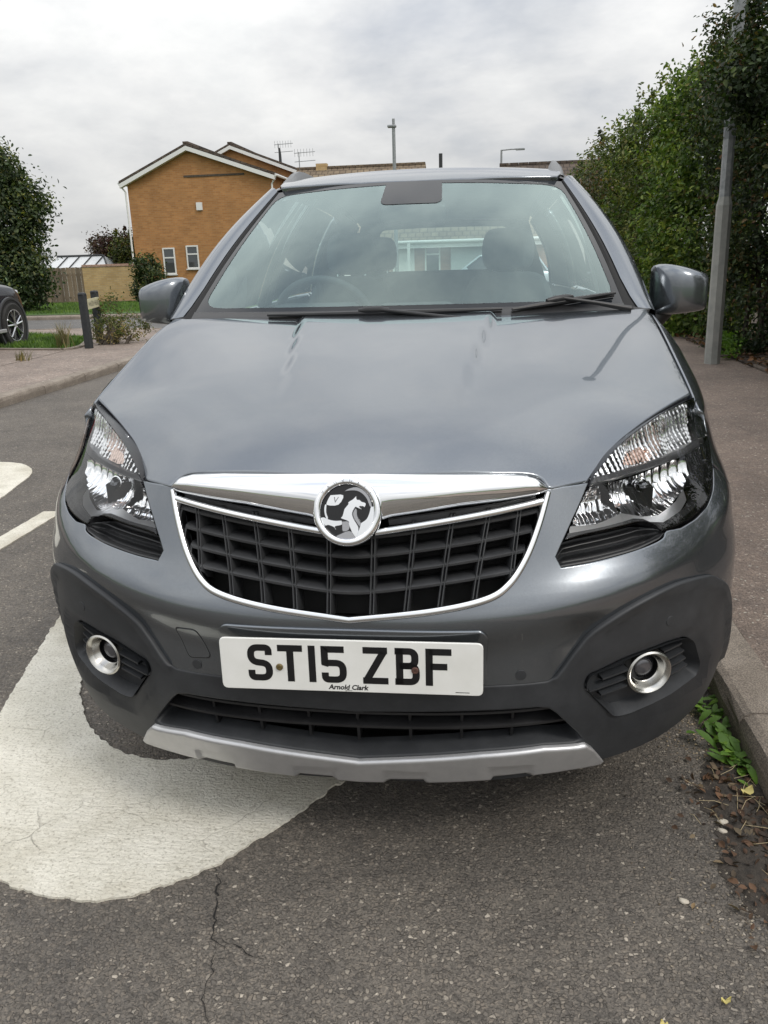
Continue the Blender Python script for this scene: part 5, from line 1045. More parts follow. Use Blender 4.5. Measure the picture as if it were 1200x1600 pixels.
# ---- bonnet
BF = [(0, .088), (.113, .092), (.262, .115), (.335, .134), (.362, .138), (.376, .132), (.383, .120), (.392, .121), (.42, .139), (.467, .172), (.496, .228), (.54, .303), (.594, .371), (.660, .452), (.726, .536), (.748, .566)]
SHUT = [(.748, .566), (.7465, .62), (.746, .70), (.745, .785), (.744, .87), (.743, .98), (.742, 1.07), (.741, 1.155)]
COWL = [(.741, 1.155), (.705, 1.128), (.673, 1.104), (.56, 1.064), (.45, 1.030), (.30, .995), (.15, .976), (0, .970)]
bsurf = lambda x, y: np.stack([x, y, bonnet_z(x, y)], -1)
bon = [tuple(p) for p in cr(BF[:6], 5)]+[(.3822, .1205)]+[tuple(p) for p in cr(BF[7:10], 4)]+[tuple(p) for p in cr(BF[9:], 5)][1:]+[tuple(p) for p in cr(SHUT, 4)][1:]+[tuple(p) for p in cr(COWL, 5)][1:]
bon = sym(bon); bon = offset_poly(bon, .0022 if area(bon) > 0 else -.0022)
bonnet = panel('bonnet', bsurf, bon, car, MT['paint'], step=.018, depth=.022, bev=.004)
# ---- headlights
lens_poly = np.vstack([cr(LAMP_TOP, 5), cr(LAMP_OUT, 5)[1:], cr(LAMP_BOT, 5)[1:-1]])
def lamp_panel(name, pts, parent, m, off, step=.012, bev=.001, depth=.004, smooth=True):
    return panel(name, belt, np.array(pts, float), parent, m, step=step, off=off, bev=bev, depth=depth)
def lamp_fluted(name, pts, parent, m, dfun, step=.004, flat=False):
    outer = resample(np.array(pts, float), step)
    if area(outer) < 0: outer = outer[::-1]
    v2, F_ = triangulate(outer, [], step); V = BP(v2[:, 0], v2[:, 1], dfun(v2[:, 0], v2[:, 1]))
    me = mesh(name, V, F_); me.shade_smooth(); me.set_sharp_from_angle(angle=math.radians(35)); return link(name, me, m, parent)
def make_lamp():
    ring = np.vstack([lens_poly, lens_poly[:1]]); ins = offset_poly(lens_poly, .010 if area(lens_poly) > 0 else -.010); ins = np.vstack([ins, ins[:1]])
    root = link('headlight', grid_mesh('headlight_housing', np.stack([BP(ring[:, 0], ring[:, 1], np.full(len(ring), .003)), BP(ring[:, 0], ring[:, 1], np.full(len(ring), .02)), BP(ins[:, 0], ins[:, 1], np.full(len(ring), .095))], 1)), MT['bezel'], car)
    lamp_panel('back_wall', offset_poly(lens_poly, .009 if area(lens_poly) > 0 else -.009), root, MT['bezel'], -.09, .03)
    # outer lens
    lamp_panel('lens', offset_poly(lens_poly, .0015 if area(lens_poly) > 0 else -.0015), root, MT['lens'], .001, .014, .003, .008)
    # indicator and side light chamber above the divider
    ind = [(.502, .850), (.535, .871), (.600, .903), (.687, .927), (.803, .9455), (.95, .950), (1.055, .946), (1.068, .905), (1.04, .868), (.94, .860), (.72, .856)]
    def di(u, z): return .040-.010*np.abs(np.sin((u+.35*z)*math.pi/.0125))-.014*sst(z, .90, .945)+.012*np.sin(u*38)
    lamp_fluted('indicator_reflector', ind, root, MT['refl'], di, .0032)
    amb = lamp_fluted('indicator_bulb', [(.62, .872), (.66, .867), (.715, .869), (.72, .888), (.69, .897), (.645, .890)], root, MT['amberglass'], lambda u, z: .027-.008*np.abs(np.sin((u+.35*z)*math.pi/.0125)), .003)
    # divider
    us = np.linspace(.507, .985, 40); zt = .8505+.010*(us-.5)/.45+.004*np.sin((us-.5)/.48*math.pi); hw = .0055+.003*(us-.5)/.45
    link('divider', grid_mesh('divider', np.stack([BP(us, zt+a*hw, np.full(40, d)) for a, d in ((-1, .06), (-1, .014), (-.6, .010), (.6, .010), (1, .014), (1, .06))], 1)), MT['lampgrey'], root)
    # main reflector bowl, fluted, with bulb
    cu, cz = .712, .822
    bowl = [(.575, .846), (.66, .848), (.75, .850), (.84, .853), (.872, .842), (.872, .818), (.84, .795), (.77, .776), (.70, .768), (.655, .772), (.615, .786), (.588, .812)]
    def db(u, z):
        x = (u-cu)/.145; y = (z-cz)/.06; r2 = x*x+y*y
        fl = np.where(z < cz+.004, .0042*np.abs(np.sin((u-cu)*math.pi/.0125)), .0030*np.abs(np.sin((u-cu)*math.pi/.021+.6)))
        return .082-.050*np.clip(r2, 0, 1.3)-fl
    lamp_fluted('reflector', bowl, root, MT['refl'], db, .0034)
    # inner high beam reflector
    inn = [(.462, .782), (.487, .820), (.510, .843), (.566, .845), (.580, .812), (.604, .786), (.575, .775), (.52, .772), (.475, .774)]
    def dn(u, z):
        x = (u-.535)/.08; y = (z-.81)/.05; r2 = x*x+y*y
        return .078-.040*np.clip(r2, 0, 1.2)-.0045*np.abs(np.sin((u-.535)*math.pi/.015))-.003*np.abs(np.sin(z*math.pi/.02))
    lamp_fluted('reflector', inn, root, MT['refl'], dn, .0034)
    # swept floor below the bowls, then the dark trim band
    lamp_fluted('reflector_floor', [(.452, .776), (.52, .773), (.60, .786), (.655, .772), (.70, .768), (.79, .782), (.86, .800), (.83, .778), (.78, .765), (.70, .754), (.655, .762), (.60, .768), (.52, .763), (.447, .762)], root, MT['satin'], lambda u, z: .034-.5*(.79-z), .005)
    lamp_panel('trim_band', [(.432, .7525), (.439, .763), (.53, .766), (.612, .771), (.640, .767), (.668, .755), (.70, .753), (.78, .764), (.85, .780), (.878, .795), (.90, .785), (.83, .762), (.76, .751), (.69, .745), (.668, .744), (.65, .761), (.616, .765), (.528, .761), (.468, .758)], root, MT['bezel'], -.012, .012, .001, .03)
    lamp_panel('trim_band', [(.868, .796), (.884, .818), (.886, .85), (.95, .853), (.985, .85), (1.0, .825), (.96, .802), (.91, .785)], root, MT['bezel'], -.018, .012, .001, .04)
    c0 = Vector(BP(cu, cz+.006, .048)); nr = (Vector(bn(cu, cz))*.35+Vector((0, -1, 0))*.65).normalized()
    Mx = Matrix.Translation(c0) @ nr.to_track_quat('Z', 'Y').to_matrix().to_4x4()
    MB().lathe([(.006, -.035), (.0062, -.005), (.0085, -.003), (.0085, .006), (.006, .010), (0, .0115)], 20, Mx).build('bulb', MT['bulbcap'], root, True)
    MB().lathe([(.0145, -.02), (.0155, -.004), (.0135, -.003), (.0125, -.02)], 24, Mx).build('bulb_collar', MT['refl'], root, True)
    return root
MT['lampgrey'] = mat('lamp_divider_grey', (.055, .055, .06), .4)
MT['satin'] = mat('satin_reflector', (.62, .62, .63), .28, .9)
MT['bulbcap'] = mat('bulb_cap', (.20, .205, .22), .12, .8)
MT['amberglass'] = mat('amber_reflector', (.78, .62, .55), .10, 1)
lampR = make_lamp(); mirror_obj(lampR, car)
# slot trim under each headlight
def make_slot():
    n, k = 60, 34; us = np.linspace(.402, .672, n); T_ = np.linspace(0, 1, k)
    zb = np.interp(us, [.402, .485, .593, .655, .672], [.705, .709, .718, .7275, .735]); zt = np.interp(us, [.402, .407, .426, .468, .528, .616, .646, .663, .672], [.722, .730, .748, .753, .756, .7605, .757, .748, .737])
    P = []
    for t in T_:
        q = t; d = .001+.034*sst(q, .06, .20)-.016*np.exp(-((q-.42)/.075)**2)-.020*np.exp(-((q-.74)/.085)**2)
        P.append(BP(us, zb+(zt-zb)*t, d*np.clip((us-.398)/.03, .12, 1)*np.clip((.676-us)/.03, .15, 1)))
    me = grid_mesh('headlight_slot_trim', np.array(P).swapaxes(0, 1)); return link('headlight_slot_trim', me, MT['grille'], car)
slot = make_slot(); mirror_obj(slot, car)

# ---- body sides: skin carried over the shoulder to the bonnet line and the window base
YB = lambda y: 1.075+.035*np.clip((y-1.2)/2.4, 0, 1.2)
def T_line(a):
    p = PL(a); y = np.clip(p[..., 1], .50, 4.1)
    xs = np.interp(y, [.566, .70, .87, 1.07, 1.155], [.752, .751, .750, .750, .750]); zs = bonnet_z(xs, np.clip(y, .3, 1.2))-.004
    xd = np.interp(y, [1.155, 1.3, 2.0, 3.2, 3.8, 4.1], [.750, .805, .812, .80, .74, .68]); k = sst(y, 1.10, 1.30)
    return np.stack([xs*(1-k)+xd*k, y, zs*(1-k)+YB(y)*k], -1)
VS = .86
def side(u, v):
    u = np.asarray(u, float); v = np.asarray(v, float); u, v = np.broadcast_arrays(u, v); a = np.abs(u); sg = np.where(u < 0, -1., 1.)
    lowp = belt(a, np.minimum(v, VS)); q = np.clip((v-VS)/.10, 0, 1.05)[..., None]
    p0 = belt(a, np.full(a.shape, VS)); t0 = (p0-belt(a, np.full(a.shape, VS-.01)))*16; p1 = T_line(a); t1 = (p1-p0)*[1.2, 1, .9]
    t1 = np.stack([(p1-p0)[..., 0]*1.7, (p1-p0)[..., 1], (p1-p0)[..., 2]*.35], -1)
    h = (2*q**3-3*q**2+1)*p0+(q**3-2*q**2+q)*t0+(-2*q**3+3*q**2)*p1+(q**3-q**2)*t1
    r = np.where((v <= VS)[..., None], lowp, h); return r*np.stack([sg, np.ones_like(sg), np.ones_like(sg)], -1)
VT = VS+.10
# front wing
tipu = 1.105
wing = [(tipu, .955), (1.13, VT-.001), (1.3, VT-.001), (1.6, VT-.001), (US(1.32), VT-.001), (US(1.33), .75), (US(1.36), .42)] + arc(UC, ZC, RA+.03, 22, 142, 24) + [(1.17, .66), (1.12, .705), (1.07, .755), (1.03, .795), (1.0, .812), (1.062, .857), (1.089, .905)]
front_wing = panel('front_wing', side, wing, car, MT['paint'], step=.02, depth=.02); mirror_obj(front_wing, car)
# doors, sill, quarter
d1 = [(US(1.335), VT-.001), (US(2.38), VT-.001), (US(2.38), .40), (US(1.375), .40), (US(1.345), .75)]
d2 = [(US(2.39), VT-.001), (US(3.45), VT-.001), (US(3.42), .80)]+arc(UCr, ZC, RA+.03, 105, 160, 8)+[(US(3.02), .40), (US(2.39), .40)]
q3 = [(US(3.46), VT-.001), (US(4.0)+.15, VT-.001), (US(4.0)+.15, .75), (US(4.0), .68)]+arc(UCr, ZC, RA+.03, 50, 103, 10)+[(US(3.43), .80)]
for nm, pl in (('front_door', d1), ('rear_door', d2), ('rear_quarter', q3)):
    o = panel(nm, side, pl, car, MT['paint'], step=.03, depth=.02)
    if 'door' in nm:
        yy = 2.25 if nm == 'front_door' else 3.25; c0 = Vector(side(US(yy), .90))
        h = MB().tube([c0+Vector((-.01, -.11, 0)), c0+Vector((.03, -.08, .0)), c0+Vector((.035, 0, .002)), c0+Vector((.03, .08, 0)), c0+Vector((-.01, .11, 0))], [.008, .012, .013, .012, .008], 10).build('handle', MT['paint'], o, True)
    mirror_obj(o, car)
sill = panel('sill', side, [(US(1.37), .395), (US(3.05), .395), (US(3.09), .25), (US(1.33), .25)], car, MT['clad'], step=.04, off=.004, depth=.06); mirror_obj(sill, car)
for uc in (UC, UCr):
    al = arc(uc, ZC, RA, -8, 188, 30)+arc(uc, ZC, RA+.038, 188, -8, 30)
    o = panel('wheel_arch_trim', side, al, car, MT['clad'], step=.02, off=.007, depth=.06); mirror_obj(o, car)
rb_ = [(US(4.0)-.08, .72), (US(4.0), .68), (UT[-1]-.5, .70), (UT[-1], .70), (UT[-1], .26), (UT[-1]-.7, .26), (US(4.0)-.15, .30)]+arc(UCr, ZC, RA+.03, 5, 52, 8)
def symr(P): P = np.array(P, float); Q = P.copy(); Q[:, 0] = 2*UT[-1]-Q[:, 0]; return P, Q
rear_bumper = panel('rear_bumper', side, rb_, car, MT['clad'], step=.04, depth=.03); mirror_obj(rear_bumper, car)
tg = [(US(4.0)+.16, VT-.001), (UT[-1], VT-.001), (UT[-1], .71), (US(4.0)+.16, .71)]
tailgate = panel('tailgate', side, tg, car, MT['paint'], step=.04, depth=.02); mirror_obj(tailgate, car)
MT['tail'] = mat('red_tail_lamp', (.45, .01, .012), .1, 0, Coat_Weight=1.0)
tl = panel('tail_light', side, [(US(4.0)-.03, .95), (US(4.0)+.22, .95), (US(4.0)+.24, .80), (US(4.0)+.05, .78)], car, MT['tail'], step=.03, off=.012, depth=.02); mirror_obj(tl, car)
# dark inner structure behind the gaps
us = np.linspace(-1.14, 1.14, 80)
link('inner_structure', grid_mesh('inner_structure', np.stack([BP(us, np.full(80, z), np.full(80, .125)) for z in (.22, .4, .6, .75, .86)], 1)), MT['matt'], car)
MB().box((-.62, .30, .20), (.62, 1.25, .80)).box((-.80, 1.25, .20), (.80, 4.0, .34)).box((-.62, 3.0, .3), (.62, 4.05, .55)).build('underbody', MT['matt'], car)
us = np.linspace(-1.0, 1.0, 61); zl = np.interp(np.abs(us), [0, .15, .3, .45, .6, .72, .82, .92, 1.0], [.205, .205, .212, .222, .232, .246, .262, .285, .315])
e0 = BP(us, zl, np.full(61, .004)); e1 = BP(us, zl+.012, np.full(61, .06)); e2 = e1.copy(); e2[:, 1] = np.maximum(e2[:, 1], .55); e2[:, 0] *= .72; e2[:, 2] = .25
link('under_tray', grid_mesh('under_tray', np.stack([e0, e1, e2], 1)[:, ::-1]), MT['matt'], car)
# ---- wheels
def make_wheel():
    Mx = Matrix.Translation((.752, .94, ZC)) @ Matrix.Rotation(math.pi/2, 4, 'Y')
    root = MB().lathe([(.215, -.10), (.30, -.105), (.325, -.09), (.335, -.06), (.335, .06), (.325, .09), (.30, .103), (.225, .098), (.215, .09)], 48, Mx).build('wheel', MT['rubber'], car, True)
    rim = MB().lathe([(.225, .092), (.218, .085), (.205, .05), (.205, -.09)], 48, Mx).lathe([(.205, .03), (.05, .0), (0, .0)], 32, Mx).build('rim', MT['matt'], root, True)
    for k in range(5):
        a = 2*math.pi*k/5
        for d in (-.16, .16):
            p = [Vector((.04*math.cos(a), .04*math.sin(a), .075)), Vector((.12*math.cos(a+d*.8), .12*math.sin(a+d*.8), .085)), Vector((.214*math.cos(a+d), .214*math.sin(a+d), .082))]
            MB().tube([Mx @ q for q in p], [.020, .017, .015], 8).build('spoke', MT['silver'], root, True)
    MB().lathe([(.05, .06), (.05, .09), (.03, .096), (0, .096)], 20, Mx).build('hub_cap', MT['silver'], root, True)
    return root
wf = make_wheel(); mirror_obj(wf, car)
wr = copy_tree(wf, car); wr.location.y = 2.555; w4 = mirror_obj(wf, car); w4.location.y = 2.555
# ---- windscreen and upper body
def ws_edge(t): return Spl([0, .5, 1], [(.678, 1.128, 1.116), (.617, 1.475, 1.333), (.532, 1.81, 1.536)])(t)
def ws_mid(t): return Spl([0, .5, 1], [(0, .955, 1.118), (0, 1.315, 1.352), (0, 1.700, 1.549)])(t)
def wsurf(s, t, d=0.):
    s = np.asarray(s, float); t = np.asarray(t, float); s, t = np.broadcast_arrays(s, t); e_ = ws_edge(t); m_ = ws_mid(t); q = np.abs(s)**2.1
    return np.stack([s*e_[..., 0], m_[..., 1]+(e_-m_)[..., 1]*q, m_[..., 2]+(e_-m_)[..., 2]*q], -1)
WSc = lambda x, y: wsurf(x/.6, y/.85)               # roughly metric coordinates for the panel cutter
full = [(-.6, 0), (.6, 0), (.6, .85), (-.6, .85)]
clear = rnd([(-.582, .060), (.582, .060), (.582, .815), (.0, .828), (-.582, .815)], .07)
sens = rnd([(-.113, .84), (.113, .84), (.113, .675), (.095, .655), (-.095, .655), (-.113, .675)], .02)
windscreen = panel('windscreen', WSc, full, car, MT['glass'], step=.03, bev=.001, depth=.004)
panel('frit_border', WSc, full, windscreen, MT['frit'], holes=[clear], step=.02, off=.0012, bev=.0004, depth=.0006)
panel('sensor_housing', WSc, sens, windscreen, MT['frit'], step=.02, off=.0016, bev=.0004, depth=.0008)
# cowl panel under the wipers
cw = []
for s in np.linspace(-1, 1, 41):
    p = wsurf(s, 0.); q = wsurf(s, .05); cw.append([p+[0, -.05, -.05], p+[0, -.028, -.012], q+[0, -.012, .012-.012], q+[0, .01, -.004]])
link('cowl', grid_mesh('cowl', np.array(cw).swapaxes(0, 1)), MT['black'], car)
# upper side: between the window base and the roof edge
RE = Spl([0, .12, .3, .55, .8, 1], [(.566, 1.86, 1.548), (.583, 2.08, 1.580), (.598, 2.45, 1.594), (.600, 2.95, 1.586), (.585, 3.45, 1.548), (.555, 3.86, 1.492)])
def up(p, q):
    p = np.asarray(p, float); q = np.asarray(q, float); p, q = np.broadcast_arrays(p, q)
    yb = 1.15+p*2.85; k = sst(yb, 1.10, 1.32)
    xb = np.interp(yb, [1.15, 1.3, 2.0, 3.2, 3.8, 4.1], [.752, .803, .810, .798, .738, .678]); zb = 1.117*(1-k)+YB(yb)*k
    b = np.stack([xb, yb, zb], -1); t = RE(p); qq = q[..., None]
    r = b+(t-b)*qq; bul = np.sin(np.clip(q, 0, 1)*math.pi)*.030; r[..., 0] += bul; r[..., 2] += bul*.4
    return r
UPc = lambda a, b: up(a/2.6, b/.55)
def upq(*P): return [(p*2.6, q*.55) for p, q in P]
apil = panel('roof_side_rail', UPc, upq((.0, .93), (1, .93), (1, 1), (0, 1)), car, MT['paint'], step=.03, bev=.003, depth=.03); mirror_obj(apil, car)
ts = np.linspace(-.0, 1.0, 36); E0 = wsurf(np.ones(36), ts); E1 = up(np.full(36, .012), np.clip(ts, 0, 1)); E2 = up(np.full(36, .058), np.clip(ts, 0, 1)*.985)
fA = np.interp(ts, [0, .08, .2, 1], [.55, .38, .28, .22])[:, None]
Ai = E0*(1-fA)+E1*fA; pil = np.stack([Ai+[-.001, .004, -.012], Ai+[0, -.002, .004], Ai*.72+E1*.28+[.003, -.007, .012], Ai*.40+E1*.60+[.006, -.008, .013], E1+[.008, -.002, .009], E1*.5+E2*.5+[.005, 0, .004], E2+[.001, 0, 0], E2+[-.02, 0, -.004]], 1)
me_ = grid_mesh('windscreen_pillar', pil); pl_ = link('windscreen_pillar', me_, MT['paint'], car); mirror_obj(pl_, car)
tr_ = link('pillar_trim', grid_mesh('pillar_trim', np.stack([E0*.985+E1*.015+[0, 0, .001], E0*.6+Ai*.4+[0, -.003, .006], E0*.15+Ai*.85+[0, -.002, .003], Ai+[0, .006, -.014]], 1)), MT['matt'], car); mirror_obj(tr_, car)
fw = panel('front_door_window', UPc, upq((.062, .012), (.425, .012), (.425, .92), (.064, .92)), car, MT['sideglass'], step=.04, bev=.001, depth=.003); mirror_obj(fw, car)
bp_ = panel('middle_pillar', UPc, upq((.427, 0), (.475, 0), (.475, .925), (.427, .925)), car, MT['gloss'], step=.04, bev=.002, depth=.03); mirror_obj(bp_, car)
rw = panel('rear_door_window', UPc, upq((.477, .012), (.80, .012), (.775, .92), (.477, .92)), car, MT['sideglass'], step=.04, bev=.001, depth=.003); mirror_obj(rw, car)
cp = panel('rear_pillar', UPc, upq((.802, 0), (1, 0), (1, .93), (.778, .93)), car, MT['paint'], step=.04, bev=.003, depth=.03); mirror_obj(cp, car)
# black trim between windscreen and pillar, filler down to the wing
b = MB(); pf = [(.676, 1.120, 1.108), (.752, 1.150, 1.112), (.800, 1.285, 1.072), (.70, 1.30, 1.05)]
tri = link('scuttle_corner', mesh('scuttle_corner', [wsurf(1., 0.)+[0, -.015, -.02], (.748, 1.148, 1.108), (.752, 1.152, 1.118), wsurf(1., .04)+[.004, 0, -.004]], [(0, 1, 2, 3)]), MT['black'], car); mirror_obj(tri, car)
# door mirror sail
# roof
def roof(x, y):
    x = np.asarray(x, float); y = np.asarray(y, float); x, y = np.broadcast_arrays(x, y)
    zc_ = Spl([1.66, 1.70, 1.76, 1.85, 2.05, 2.3, 2.7, 3.2, 3.6, 3.95], [1.530, 1.549, 1.574, 1.599, 1.6245, 1.638, 1.643, 1.628, 1.590, 1.535])(y)
    drop = .022+.012*(1-sst(y, 1.75, 2.2))
    return np.stack([x, y, zc_-drop*(np.abs(x)/.54)**2.2], -1)
rf = [(0, 1.704), (.20, 1.716), (.40, 1.757), (.515, 1.795), (.532, 1.85), (.545, 2.1), (.555, 2.5), (.555, 3.0), (.54, 3.5), (.51, 3.88), (0, 3.93)]
roof_o = panel('roof', roof, sym(rf), car, MT['paint'], step=.035, bev=.004, depth=.02)
ps = np.linspace(0, 1, 40); A = RE(ps); yy = np.clip(A[:, 1]-.03, 1.80, 3.9); Rr = roof(np.interp(yy, [1.8, 2.1, 2.5, 3.0, 3.5, 3.9], [.512, .540, .552, .552, .537, .50]), yy)
dt = link('roof_channel', grid_mesh('roof_channel', np.stack([Rr+[-.006, 0, -.008], Rr*.5+A*.5+[0, 0, -.008], A+[.004, 0, -.006]], 1)), MT['black'], car); mirror_obj(dt, car)
# roof rails: low front foot, long bar
def make_rail():
    P = []
    for y, h, w in ((1.90, .0, .020), (1.98, .018, .028), (2.06, .036, .032), (2.15, .046, .028), (2.30, .048, .020), (2.6, .048, .018), (3.0, .048, .018), (3.4, .046, .018), (3.55, .045, .022), (3.66, .018, .022), (3.74, .0, .018)):
        x0 = float(np.interp(y, [1.9, 2.2, 2.6, 3.2, 3.7], [.530, .530, .548, .550, .530])); z0 = float(roof(min(x0, .54), y)[2])-.012
        P.append([(x0-w, y, z0), (x0-w*.72, y, z0+h*.62), (x0-w*.35, y, z0+h), (x0+w*.2, y, z0+h*.98), (x0+w*.7, y, z0+h*.55), (x0+w, y, z0-.01)])
    return grid_mesh('roof_rail', np.array(P))
MT['rail'] = mat('satin_rail', (.15, .155, .16), .42, .6)
rl = link('roof_rail', make_rail(), MT['rail'], car); mirror_obj(rl, car)
# rear screen
def rsurf(s, t):
    s = np.asarray(s, float); t = np.asarray(t, float); s, t = np.broadcast_arrays(s, t)
    return np.stack([s*(.66-.15*t), 4.17-.27*t-.06*np.abs(s)**2.2, 1.10+.425*t-.02*np.abs(s)**2*t], -1)
RSc = lambda x, y: rsurf(x/.6, y/.5)
rsf = [(.6, 0), (-.6, 0), (-.6, .5), (.6, .5)]
rcl = rnd([(.40, .12), (-.40, .12), (-.46, .43), (.46, .43)], .05)
rs = panel('rear_screen', lambda x, y: RSc(-x, y), rsf, car, MT['sideglass'], step=.05, bev=.001, depth=.003)
panel('frit_border', lambda x, y: RSc(-x, y), rsf, rs, MT['gloss'], holes=[rcl], step=.04, off=.0012, bev=.0004, depth=.0006)
panel('frit_inner', RSc, [(-x, y) for x, y in rsf], rs, MT['gloss'], holes=[rcl*[-1, 1]], step=.04, off=.004, bev=.0004, depth=.0006)
# ---- door mirrors
def make_mirror():
    # rounded shell: sections across x from the inner to the outer end
    secs = []
    for x, cy_, cz_, hy, hz in ((.818, 1.535, 1.152, .012, .066), (.824, 1.530, 1.154, .050, .084), (.856, 1.520, 1.158, .078, .086), (.905, 1.515, 1.157, .086, .080), (.95, 1.52, 1.153, .082, .072), (.992, 1.53, 1.149, .066, .062), (1.006, 1.540, 1.148, .048, .056), (1.011, 1.55, 1.148, .012, .044)):
        ring = []
        for a in np.linspace(0, 2*math.pi, 32, endpoint=False):
            ca, sa = math.cos(a), math.sin(a); k = 2/3.9
            ring.append((x, cy_+math.copysign(abs(ca)**k, ca)*hy*(1 if ca < 0 else .35), cz_+math.copysign(abs(sa)**k, sa)*hz+.012*(x-.9)*-1))
        secs.append(ring)
    P = np.array(secs); me = grid_mesh('door_mirror', P[:, ::-1], True, True); bm = bmesh.new(); bm.from_mesh(me); bmesh.ops.holes_fill(bm, edges=bm.edges[:]); bm.normal_update(); bm.to_mesh(me); bm.free(); me.shade_smooth()
    o = link('door_mirror', me, MT['paint'], car); s = o.modifiers.new('sub', 'SUBSURF'); s.levels = s.render_levels = 1
    b = MB(); b.tube([(.755, 1.50, 1.06), (.80, 1.505, 1.045), (.84, 1.515, 1.062), (.866, 1.522, 1.095)], [.030, .034, .036, .040], 14).build('mirror_arm', MT['black'], o, True)
    b = MB(); R_ = [(.835, 1.554, 1.10), (.995, 1.562, 1.105), (.995, 1.562, 1.20), (.835, 1.554, 1.21)]; b.add(R_, [(0, 1, 2, 3)]); b.build('mirror_glass', MT['mirror'], o)
    return o
mr = make_mirror(); m2 = mirror_obj(mr, car); s = m2.modifiers.new('sub', 'SUBSURF'); s.levels = s.render_levels = 1
# ---- wipers
def wpt(px, py, h): # metric screen coordinates
    return Vector(wsurf(px/.6, py/.85))+Vector(snormal(WSc, np.array(px), np.array(py)))*h
def make_wiper(p0, p1, pv, ar):
    ts = np.linspace(0, 1, 18); P = [wpt(p0[0]+(p1[0]-p0[0])*t, p0[1]+(p1[1]-p0[1])*t+.012*math.sin(t*math.pi)*0, .016) for t in ts]
    root = MB().tube(P, [.004+.004*math.sin(t*math.pi) for t in ts], 8).build('wiper', MT['black'], car, True)
    MB().tube([wpt(p0[0]+(p1[0]-p0[0])*t, p0[1]+(p1[1]-p0[1])*t, .006) for t in ts], .003, 6).build('blade', MT['rubber'], root, True)
    c_ = pv; a = Vector(wpt(*c_, .022)); d = (P[-1]-P[0]).normalized(); q = [a-d*.045, a-d*.02, a+d*.02, a+d*.045]
    MB().tube(q, [.006, .011, .011, .006], 10).build('joint', MT['black'], root, True)
    MB().tube([wpt(*c_, .026), wpt((c_[0]+ar[0])/2, (c_[1]+ar[1])/2, .026), wpt(*ar, .02)], [.005, .006, .010], 10).build('arm', MT['black'], root, True)
    return root
make_wiper((.295, .008), (.578, .070), (.42, .042), (.60, -.02))
make_wiper((-.345, .004), (.27, .012), (-.055, .013), (.22, -.05))
# ---- cabin
def box_s(name, a, b, m, parent=car, bev=.03, sub=0):
    o = MB().box(a, b).build(name, m, parent, False, 0); md = o.modifiers.new('bevel', 'BEVEL'); md.width = bev; md.segments = 4; o.data.shade_smooth(); return o
dash = np.array([[[x, y+.05*abs(x)**2*2, z-.03*abs(x/.66)**3+(.02*math.exp(-((x+.36)/.16)**2) if k in (2, 3) else 0)] for k, (y, z) in enumerate(((1.06, 1.06), (1.22, 1.092), (1.42, 1.098), (1.58, 1.085), (1.64, 1.04), (1.62, .80), (1.60, .50)))] for x in np.linspace(-.70, .70, 41)])
dsh = link('dashboard', grid_mesh('dashboard', dash), MT['dash'], car)
box_s('instrument_hood', (-.52, 1.50, 1.05), (-.20, 1.66, 1.135), MT['dash'], dsh, .035)
box_s('centre_vent', (-.13, 1.46, 1.05), (.15, 1.64, 1.13), MT['dash'], dsh, .03)
swm = Matrix.Translation((-.36, 1.73, 1.045)) @ Matrix.Rotation(math.radians(-66), 4, 'X')
b = MB().tube([swm @ Vector((.19*math.cos(a), .19*math.sin(a), 0)) for a in np.linspace(0, 2*math.pi, 49)], .015, 10, False); sw = b.build('steering_wheel', MT['dash'], car, True)
box_s('hub', (-.44, 1.70, .98), (-.28, 1.76, 1.09), MT['dash'], sw, .03)
for a in (math.radians(0), math.radians(180), math.radians(270)): MB().tube([swm @ Vector((.19*math.cos(a), .19*math.sin(a), 0)), swm @ Vector((.03*math.cos(a), .03*math.sin(a), -.02))], .014, 8).build('spoke', MT['dash'], sw, True)
def make_seat(x, y, w=.25, back=.62, name='front_seat', hr=(0,)):
    o = box_s(name, (x-w, y-.50, .52), (x+w, y+.02, .68), MT['seat'], car, .06)
    def slab(nm, secs):
        P = [[(x+dx*sx, yy+dy, z) for dx, dy in ((-1, .02), (-.85, -.05), (-.4, -.03), (.4, -.03), (.85, -.05), (1, .02), (.8, .08), (-.8, .08))] for z, yy, sx in secs]
        me = grid_mesh(nm, np.array(P), True, True); bm = bmesh.new(); bm.from_mesh(me); bmesh.ops.holes_fill(bm, edges=bm.edges[:]); bmesh.ops.recalc_face_normals(bm, faces=bm.faces[:]); bm.to_mesh(me); bm.free(); me.shade_smooth()
        q = link(nm, me, MT['seat'], o); s_ = q.modifiers.new('sub', 'SUBSURF'); s_.levels = s_.render_levels = 1; return q
    slab('backrest', [(.60, y, w), (.75, y+.03, w*.98), (.95, y+.09, w*.95), (1.12, y+.14, w*.88), (1.20, y+.165, w*.70), (1.215, y+.175, w*.4)])
    for h in hr:
        xh = x+h; x0_ = x
        P = [[(xh+dx*sx, y+.19+dy, z) for dx, dy in ((-1, .02), (-.7, -.045), (.7, -.045), (1, .02), (.7, .06), (-.7, .06))] for z, sx in ((1.215, .09), (1.235, .125), (1.31, .135), (1.385, .12), (1.405, .08))]
        me = grid_mesh('headrest', np.array(P), True, True); bm = bmesh.new(); bm.from_mesh(me); bmesh.ops.holes_fill(bm, edges=bm.edges[:]); bmesh.ops.recalc_face_normals(bm, faces=bm.faces[:]); bm.to_mesh(me); bm.free(); me.shade_smooth()
        q = link('headrest', me, MT['seat'], o); s_ = q.modifiers.new('sub', 'SUBSURF'); s_.levels = s_.render_levels = 1
        for dx in (-.065, .065): MB().tube([(xh+dx, y+.185, 1.18), (xh+dx, y+.188, 1.25)], .006, 8).build('headrest_post', MT['chrome'], o, True)
    return o
